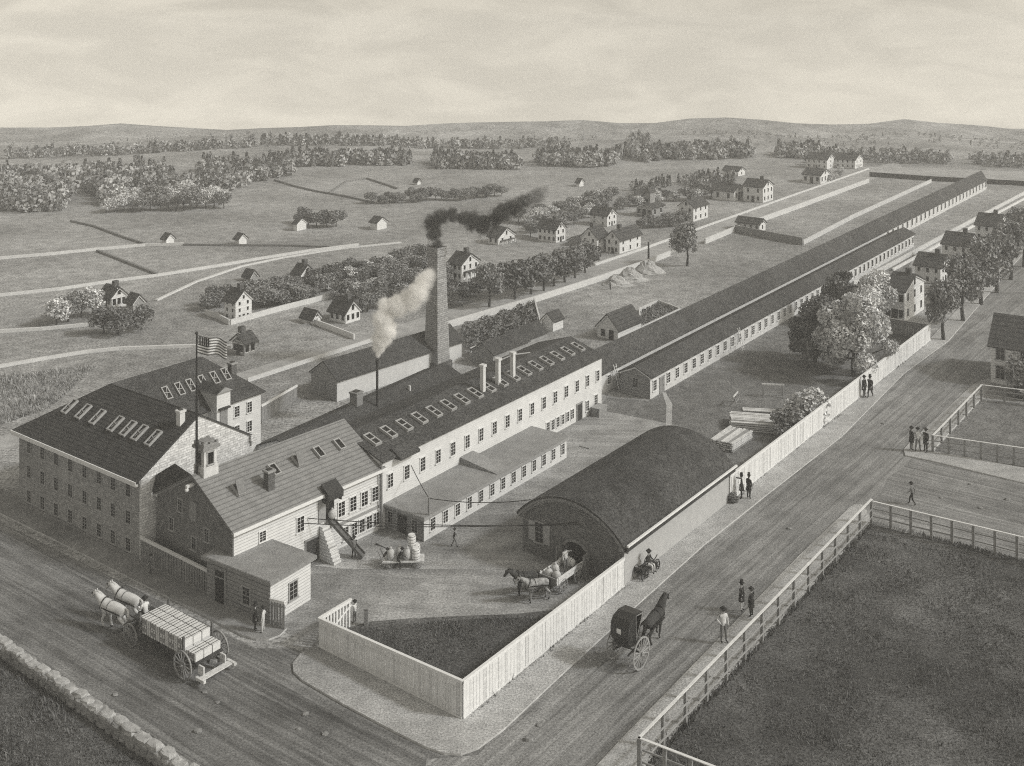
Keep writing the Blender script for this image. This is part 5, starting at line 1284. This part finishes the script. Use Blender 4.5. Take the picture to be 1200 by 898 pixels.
for z in (.12,.32,.58,.78): BH.tube([(0,0,z-.02),(0,0,z+.02)],.338 if .3<z<.6 else .31,12)
BH=BH.mesh('hoop',MT['greywood'])
def barrel(p,label,rot=(0,0,0),s=1,group=None):
    o=link('barrel',BR,None,p,rot,s); link('hoop',BH,o); return tag(o,label,'barrel',group)
barrel(on(wO,wh_,-.1,.25,1.2),'barrel lying in the rear of the farm wagon by the warehouse door',(pi/2,0,wh_),1.0)
person('reach',on(wO,wh_,.75,.1,.86),0,wh_+1.2,'man standing on the farm wagon handling a sack','shirt','coat2',scale=1.05)
h2=head((643,697),(608,705))
for dx,dy,l,c,m,p_ in ((0,.62,'white dappled horse, nearer one of the farm wagon pair','hgrey','manedark','stand'),(.35,-.62,'dark horse, farther one of the farm wagon pair','hdark','manedark','stand')):
    horse(p_,on(G(625,700),h2,dx,dy,0),h2,1.08,l,c,m,'farm wagon pair')
# hooded gig on the main street
gO=(G(719,772)+G(753,783))/2; gh=A1
gg=empty('hooded_gig',gO,gh,'black hooded gig with two tall pale wheels on the main street','gig')
for s in (-1,1): wheel(gg,0,s*1.02,1.03,16,'trimgrey',.05)
MB().tube([(0,-1.02,1.03),(0,1.02,1.03)],.05).bar((-.9,-.55,1.1),(4.1,-.42,1.4),.07,.09).bar((-.9,.55,1.1),(4.1,.42,1.4),.07,.09).build('shaft',MT['black'],gg)
MB().prism([(-.7,1.42),(.5,1.3),(1.15,1.15),(1.15,1.24),(.6,1.36),(.45,1.86),(-.85,1.86)],'y',-.5,.5).build('body',MT['black'],gg)
hood=MB(); pr=[(-.95,1.9),(-1.12,2.3),(-1.08,2.95),(-.8,3.32),(-.1,3.45),(.75,3.32),(.82,3.2),(.3,1.91),(.2,1.91),(.66,3.15),(-.1,3.33),(-.72,3.2),(-.98,2.9),(-1.02,2.3),(-.85,1.91)]
hood.prism(pr,'y',-.64,.64); hood.prism([(-.95,1.9),(-1.1,2.3),(-1.06,2.95),(-.8,3.3),(-.1,3.42),(-.05,1.91)],'y',-.66,-.6); hood.prism([(-.95,1.9),(-1.1,2.3),(-1.06,2.95),(-.8,3.3),(-.1,3.42),(-.05,1.91)],'y',.6,.66)
for s in (-1,1): hood.bar((-.05,s*.68,1.8),(.7,s*.68,3.25),.04,.05); hood.bar((-.05,s*.68,1.8),(-.1,s*.68,3.4),.04,.05)
hood.build('hood',MT['black'],gg)
bw_=MB()
for s in (-1,1): bw_.bar((-.03,s*.69,1.9),(.7,s*.69,3.26),.035,.04).bar((-.1,s*.69,1.8),(-.14,s*.69,3.38),.03,.03).bar((-.14,s*.69,3.38),(.72,s*.69,3.27),.03,.03)
bw_.build('hood_bow',MT['trimgrey'],gg)
tag(None,None) if False else None
MB().box(-1.1,-.16,2.45,-1.14,.16,2.75).build('rear_window',MT['trim'],gg)
MB().tube([(-.7,-.5,1.1),(0,-.5,.98),(.7,-.5,1.1)],.04).tube([(-.7,.5,1.1),(0,.5,.98),(.7,.5,1.1)],.04).build('spring',MT['iron'],gg)
horse('trot',on(gO,gh,3.35,0,0),gh,1.25,'dark bay horse trotting in front of the hooded gig','hdark','manedark')
# hand truck with barrels in the yard
tO=G(473,663); tr=empty('hand_truck',tO,.05,'low flat hand truck loaded with barrels and sacks in the yard','hand truck')
MB().box(-1.6,-.6,.5,1.6,.6,.6).build('deck',MT['plank'],tr)
for x in (-1.1,1.1):
    for s in (-1,1): wheel(tr,x,s*.55,.24,8,'greywood')
MB().bar((-1.6,-.5,.6),(-1.9,-.5,1.3),.07).bar((-1.6,.5,.6),(-1.9,.5,1.3),.07).bar((-1.9,-.5,1.3),(-1.9,.5,1.3),.06).build('handle',MT['greywood'],tr)
for x,y,z,l in ((.95,-.3,.602,'front barrel standing at the near end of the hand truck'),(.95,.36,.602,'barrel standing behind the front one on the hand truck'),(.62,.05,1.506,'barrel on top of the two others on the hand truck')):
    barrel(on(tO,.05,x,y,z),'pale '+l)
for x,y,l in ((-1.0,-.2,'round bundle nearest the pushing man on the hand truck'),(-.3,.1,'middle round bundle on the hand truck'),(.3,-.25,'round bundle beside the barrels on the hand truck')):
    tag(link('sack',SK,None,on(tO,.05,x,y,.61),(0,0,x),1.25),'pale '+l,'sack')
# a man resting on a little four wheeled cart by the warehouse wall
qO=G(757,674); q=A1; cart=empty('cart',qO,q,'small dark four wheeled cart standing against the warehouse side wall','cart')
for s in (-1,1): wheel(cart,-.85,s*.42,.5,10); wheel(cart,.85,s*.42,.5,10)
MB().box(-1.15,-.38,.56,1.15,.38,.68).box(-1.1,-.4,.68,-1.02,.4,.95).build('deck',MT['darkwood'],cart)
MB().tube([(-.85,-.42,.5),(-.85,.42,.5)],.04).tube([(.85,-.42,.5),(.85,.42,.5)],.04).tube([(1.1,0,.6),(1.7,0,.9)],.04).build('axle',MT['iron'],cart)
person('sit',on(qO,q,0.0,-.12,.36),0,q-pi/2,'man in dark coat sitting on the small cart by the warehouse wall','coat','shirt',scale=1.2)
# ---- lumber, trestles, ladders and odds and ends ----------------------------------------------------------------
PK2=[MT['plank'],MT['trimgrey'],MT['boards']]
PLK=MB().box(-2.2,-.14,0,2.2,.14,.1).mesh('plank',MT['plank'])
def stack(c,rot,nx,nz,lab,grp,drop=1.0):
    for k in range(nz):
        for i in range(nx):
            o=link('plank',PLK,None,on(c,rot,random.uniform(-.12,.12),(i-(nx-1)/2)*.36,.02+k*.19),(0,0,rot+random.uniform(-.025,.025)))
            o.material_slots[0].link='OBJECT'; o.material_slots[0].material=PK2[(0,2,0,1,0)[random.randrange(5)]]; o.location.z+=random.uniform(0,.04)
            tag(o,lab if k==nz-1 else lab.replace('top layer','lower layers'),'plank',grp+(' top' if k==nz-1 else ' below'))
stack(G(857,520),A1,7,5,'pale sawn plank in the top layer of the nearest lumber stack','planks in the nearest lumber stack')
stack(G(881,500),A2+.45,9,5,'pale sawn plank in the top layer of the crosswise lumber stack','planks in the crosswise lumber stack')
stack(G(894,482),A2+.5,3,1,'loose pale plank in the top layer on the lawn behind the stacks','loose planks on the lawn')
def sawhorse(p,rz,label,s=1.0):
    mb=MB(); e=empty('trestle',p,rz,label,'trestle',sc=s)
    MB().bar((-1,0,1.1),(1,0,1.1),.12).build('beam',MT['plank'],e)
    for x in (-.85,.85):
        for y in (-.4,.4): MB().bar((x,y,0),(x,y*.1,1.1),.08).build('leg',MT['trimgrey'],e)
    MB().bar((-.85,-.22,.5),(.85,-.22,.5),.06).build('brace',MT['trimgrey'],e)
sawhorse(G(862,474),A1+.2,'pale wooden trestle on the lawn left of the lumber',1.0)
sawhorse(G(906,465),A1-1.0,'larger wooden trestle on the lawn above the lumber',1.25)
def ladder(a,b,label,w=.5):
    a=Vector(a); b=Vector(b); d=(b-a); sd_=Vector((cos(A1),sin(A1),0))*w/2; o=a.copy(); mb=MB(); a-=o; b-=o
    for s in (-1,1): mb.bar(a+sd_*s,b+sd_*s,.07)
    n=int(d.length/.33)
    for i in range(1,n): mb.bar(a+d*(i/n)-sd_,a+d*(i/n)+sd_,.045)
    tag(mb.build('ladder',MT['trim'],None,o),label,'ladder')
u_=(G(864,410)-J.O).dot(J.u); ladder(J.w(u_,-1.0,0),J.w(u_,-.32,zeJ+.4),'wooden ladder leaning against the front ropewalk')
u_=(G(716,455)-Kk.O).dot(Kk.u); ladder(Kk.w(u_,-1.1,0),Kk.w(u_,-.3,zeK+.3),'wooden ladder leaning against the long ropewalk beside the plank gable')
def heap(label,p,r,h,seed):
    r_=random.Random(seed); mb=MB(); m,n=9,16; vs=[(0,0,h)];fs=[]
    for i in range(1,m+1):
        t=i/m
        for k in range(n): a=2*pi*k/n; rr_=r*t*r_.uniform(.86,1.12); vs.append((rr_*cos(a)*1.5,rr_*sin(a),h*(cos(t*pi)*.5+.5)*r_.uniform(.8,1.12)-.03))
    for k in range(n): fs.append((0,1+k,1+(k+1)%n))
    for i in range(m-1):
        for k in range(n): fs.append((1+i*n+k,1+(i+1)*n+k,1+(i+1)*n+(k+1)%n,1+i*n+(k+1)%n))
    tag(mb.add(vs,fs).build('hay_heap',MT['hay'],None,p),label,'heap')
heap('pale loose heap nearest the tiny working man',G(722,334),2.0,1.7,1); heap('largest pale heap in the middle of the row by the back street',G(738,328),2.3,2.0,2); heap('pale heap at the right end of the row by the back street',G(759,319),2.3,2.0,3)
tag(MB().tube([(0,0,0),(0,0,hgt(309,284))],[.2,.14]).box(-.25,-.25,0,.25,.25,.4).build('post',MT['darkwood'],None,G(760,309)),'dark slim post at the right end of the pale heaps','post')
pp=G(704,671); hp=hgt(671,612)
pe=empty('wire_pole',pp,A2,'thin pole with a cross arm in front of the arched warehouse','pole')
MB().tube([(0,0,0),(0,0,hp)],[.13,.1]).build('shaft',MT['greywood'],pe); MB().box(-.75,-.05,hp-.2,.75,.05,hp-.08).build('cross_arm',MT['greywood'],pe)
IN=MB().tube([(0,0,0),(0,0,.12),(0,0,.2)],[.07,.09,.05],8).mesh('insulator',MT['trim'])
for x in (-.68,0.0,.68): link('insulator',IN,pe,(x,0,hp-.08 if x else hp))
top=pp+Vector((0,0,hp))
def wire(a,b,label,sag=.3):
    a=Vector(a); b=Vector(b); pts=[a+(b-a)*t-a+Vector((0,0,-sag*4*t*(1-t))) for t in [i/14 for i in range(15)]]
    tag(MB().tube(pts,.035,5).build('wire',MT['black'],None,a),label,'wire')
for i,f in enumerate((.40,.47)):
    wire(P.w(P.L*f,-.05,zeP*.70),top+Vector((-.5+i,.3-i*.3,-.1)),['upper','lower'][i]+' thin black wire from the packing house wall to the pole',.35)
dp=D.w(.4,-.18,zeD+1.5); wire(dp,WB.w(1.5,WB.W+.3,zeW+.2),'thin black wire from the annex roof post to the arched warehouse',.3)
wire(dp,C.w(3.5,-.2,zeC*.75),'thin black wire from the annex roof post back to the long mill',.1)
tag(MB().box(-.55,-1.3,0,.55,1.3,.08).build('ramp',MT['greywood'],None,on(D.O,D.ang,-1.35,D.W*.5,.02),(0,-.1,D.ang+pi/2)),'worn plank ramp at the door of the flat annex','ramp')
tag(MB().box(-.8,-.6,0,.8,.6,.07).build('ground_hatch',MT['trimgrey'],None,G(690,522)+Vector((0,0,.01)),(0,0,A1)),'pale flat hatch lying on the ground right of the annex','hatch')
bx=empty('coal_bin',C.w(C.L*.945,-.85,0),C.ang,'low grey wooden bin against the far end of the long mill','bin')
MB().box(-.8,-.5,0,.8,.5,.85).build('box',MT['greywood'],bx); MB().box(-.85,-.55,.85,.85,.55,.92).build('lid',MT['trimgrey'],bx)
rs=random.Random(9); spots=((358,838),(350,855),(381,861),(250,776),(259,783),(620,868),(632,851),(700,700+65),(1103,584),(1137,568),(1149,596),(1181,586),(925,620),(980,655),(1035,497),(240,812),(255,824),(135,815),(232,858))
nm={0:'larger pale',1:'small'}
for i,(x,y) in enumerate(spots):
    mb=MB(); r=rs.uniform(.1,.22); stone(mb,(0,0,r*.3),(r*1.3,r,r*.6),rs)
    where='front street' if x<500 and y>740 else ('cross street' if x>1060 else 'main street')
    tag(mb.build('stone',MT['rock'],None,G(x,y)+Vector((0,0,.01))),'loose stone lying on the earth of the '+where,'stone','stones on the '+where)
# sack in the hoist doorway
tag(link('sack',SK,None,P.w(hu+.33,-.3,zeP*.55+.03),(0,0,0),1.1),'pale sack leaving the hoist doorway at the top of the chute','sack')
# ---- flag ------------------------------------------------------------------------------------------------------
fp=P.w(.15,P.W/2,zrP+.05); zt=zpt(Vector((fp.x,fp.y,0)),392)
fe=empty('flagpole',fp,0,'tall slim dark flagpole on the street gable of the packing house','flagpole')
MB().tube([(0,0,-.3),(0,0,zt-fp.z)],[.11,.06]).build('pole',MT['black'],fe); MB().ball((0,0,zt-fp.z+.08),.13).build('finial',MT['iron'],fe)
FWd,FHt=2.35,1.35; nx,ny=39,26; vs=[];fs=[];ms=[]
def fl(i,j):
    u=i/nx; w=.16*sin(u*11+.6*j/ny)*min(1,u*3); return (FWd*u*.97,w,-FHt*j/ny-.42*u-.07*sin(u*8))
for j in range(ny+1):
    for i in range(nx+1): vs.append(fl(i,j))
for j in range(ny):
    for i in range(nx):
        k=j*(nx+1)+i; fs.append((k,k+1,k+nx+2,k+nx+1)); sidx=j//2
        if i<16 and sidx<7: ms.append(2 if (i%3==1 and (j+ (i//3)%2)%2==1 and 0<j<13) else 1)
        else: ms.append(0 if sidx%2==0 else 2)
me=bpy.data.meshes.new('flag'); me.from_pydata(vs,[],fs)
for m in ('flagred','flagblue','flagwhite'): me.materials.append(MT[m])
me.polygons.foreach_set('material_index',ms); me.polygons.foreach_set('use_smooth',[True]*len(fs)); me.update()
tag(link('flag',me,None,fp+Vector((.07,0,zt-fp.z-.05))),'striped flag with a starred dark canton flying from the flagpole','flag')
# ---- smoke, steam and air --------------------------------------------------------------------------------------
def vol(name,col,dens,puffs=None,ns=1.0,rag=1.6,cut=.35):
    """air with a colour and density; with puffs (x,y,z,r) the density fades from each puff's middle and is torn by noise"""
    m=bpy.data.materials.new(name); m.use_nodes=True; nt=m.node_tree; N_=nt.nodes; N_.clear(); o=N_.new('ShaderNodeOutputMaterial'); v=N_.new('ShaderNodeVolumePrincipled')
    v.inputs['Color'].default_value=(*col,1); v.inputs['Density'].default_value=dens
    if puffs:
        tc=N_.new('ShaderNodeTexCoord'); acc=None
        def mth(op,a,b):
            k=N_.new('ShaderNodeMath'); k.operation=op
            for i,q in enumerate((a,b)):
                if isinstance(q,(int,float)): k.inputs[i].default_value=q
                else: nt.links.new(q,k.inputs[i])
            return k.outputs[0]
        fade=N_.new('ShaderNodeMapRange'); sxx=N_.new('ShaderNodeSeparateXYZ'); nt.links.new(tc.outputs['Object'],sxx.inputs[0]); nt.links.new(sxx.outputs['X'],fade.inputs[0])
        fade.inputs[1].default_value=puffs[-1][0]*.55; fade.inputs[2].default_value=puffs[-1][0]+.6; fade.inputs[3].default_value=1; fade.inputs[4].default_value=.12
        for x,y,z,r in puffs:
            d=N_.new('ShaderNodeVectorMath'); d.operation='DISTANCE'; nt.links.new(tc.outputs['Object'],d.inputs[0]); d.inputs[1].default_value=(x,y,z)
            q=N_.new('ShaderNodeMapRange'); q.interpolation_type='SMOOTHSTEP'; q.inputs[1].default_value=r*.35; q.inputs[2].default_value=r*1.15; q.inputs[3].default_value=1; q.inputs[4].default_value=0
            nt.links.new(d.outputs['Value'],q.inputs[0]); acc=q.outputs[0] if acc is None else mth('MAXIMUM',acc,q.outputs[0])
        n=N_.new('ShaderNodeTexNoise'); n.inputs['Scale'].default_value=ns; n.inputs['Detail'].default_value=5; n.inputs['Distortion'].default_value=.5; nt.links.new(tc.outputs['Object'],n.inputs['Vector'])
        w=mth('MULTIPLY',mth('SUBTRACT',n.outputs['Fac'],.5),rag*2)
        t=mth('SUBTRACT',mth('ADD',mth('MULTIPLY',acc,1.35),w),cut)
        t=mth('MULTIPLY',mth('MINIMUM',mth('MAXIMUM',t,0.0),1.0),acc)
        nt.links.new(mth('MULTIPLY',mth('MULTIPLY',t,fade.outputs[0]),dens),v.inputs['Density'])
    nt.links.new(v.outputs[0],o.inputs['Volume']); return m
def plume(name,label,base,path,col,dens,seed,ns,rag,cut):
    """puffs along a path of (px,py,radius px) beside the point base, all as far away as it is"""
    r=random.Random(seed); mb=MB(); k=base.y/F; pf=[]
    for i,(x,y,rp) in enumerate(path):
        c=Vector(((x-600)*k-base.x,r.uniform(-.4,.4),HC-(y-HY)*k-base.z)); R_=rp*k*1.15
        mb.ball(tuple(c),R_*1.18,12,9); pf.append((*c,R_))
    o=mb.build(name,vol(name+'_air',col,dens,pf,ns,rag,cut),None,base,smooth=True)
    rm=o.modifiers.new('weld','REMESH'); rm.mode='VOXEL'; rm.voxel_size=.2
    return tag(o,label,'smoke',None,'stuff')
tb=T0.copy(); tb.z=hs
plume('smoke','dark rolling smoke drifting right from the chimney stack',tb,[(512,285,8),(509,274,11),(507,262,13),(517,254,12),(530,252,11),(543,256,11),(554,260,14),(567,264,15),(580,257,13),(590,248,14),(601,244,13),(608,240,13),(615,237,12),(622,233,11),(629,230,12),(636,227,11)],(.12,.12,.118),3.4,4,1.6,2.3,.42)
sp=N.w(pu,pv,pz+5.0)
plume('steam','white steam billowing right from the thin iron pipe',sp,[(442.5,417,4),(444,408,9),(447,397,13),(453,386,14),(450,373,14),(455,361,14),(468,358,15),(480,353,15),(490,343,15),(497,331,13),(504,322,10)],(.985,.982,.975),5.0,6,1.4,1.7,.2)
hz=MB().box(-760,-100,-42,760,720,48).build('haze',vol('haze_air',(.95,.945,.93),.0007)); tag(hz,kind='stuff'); hz.display_type='WIRE'
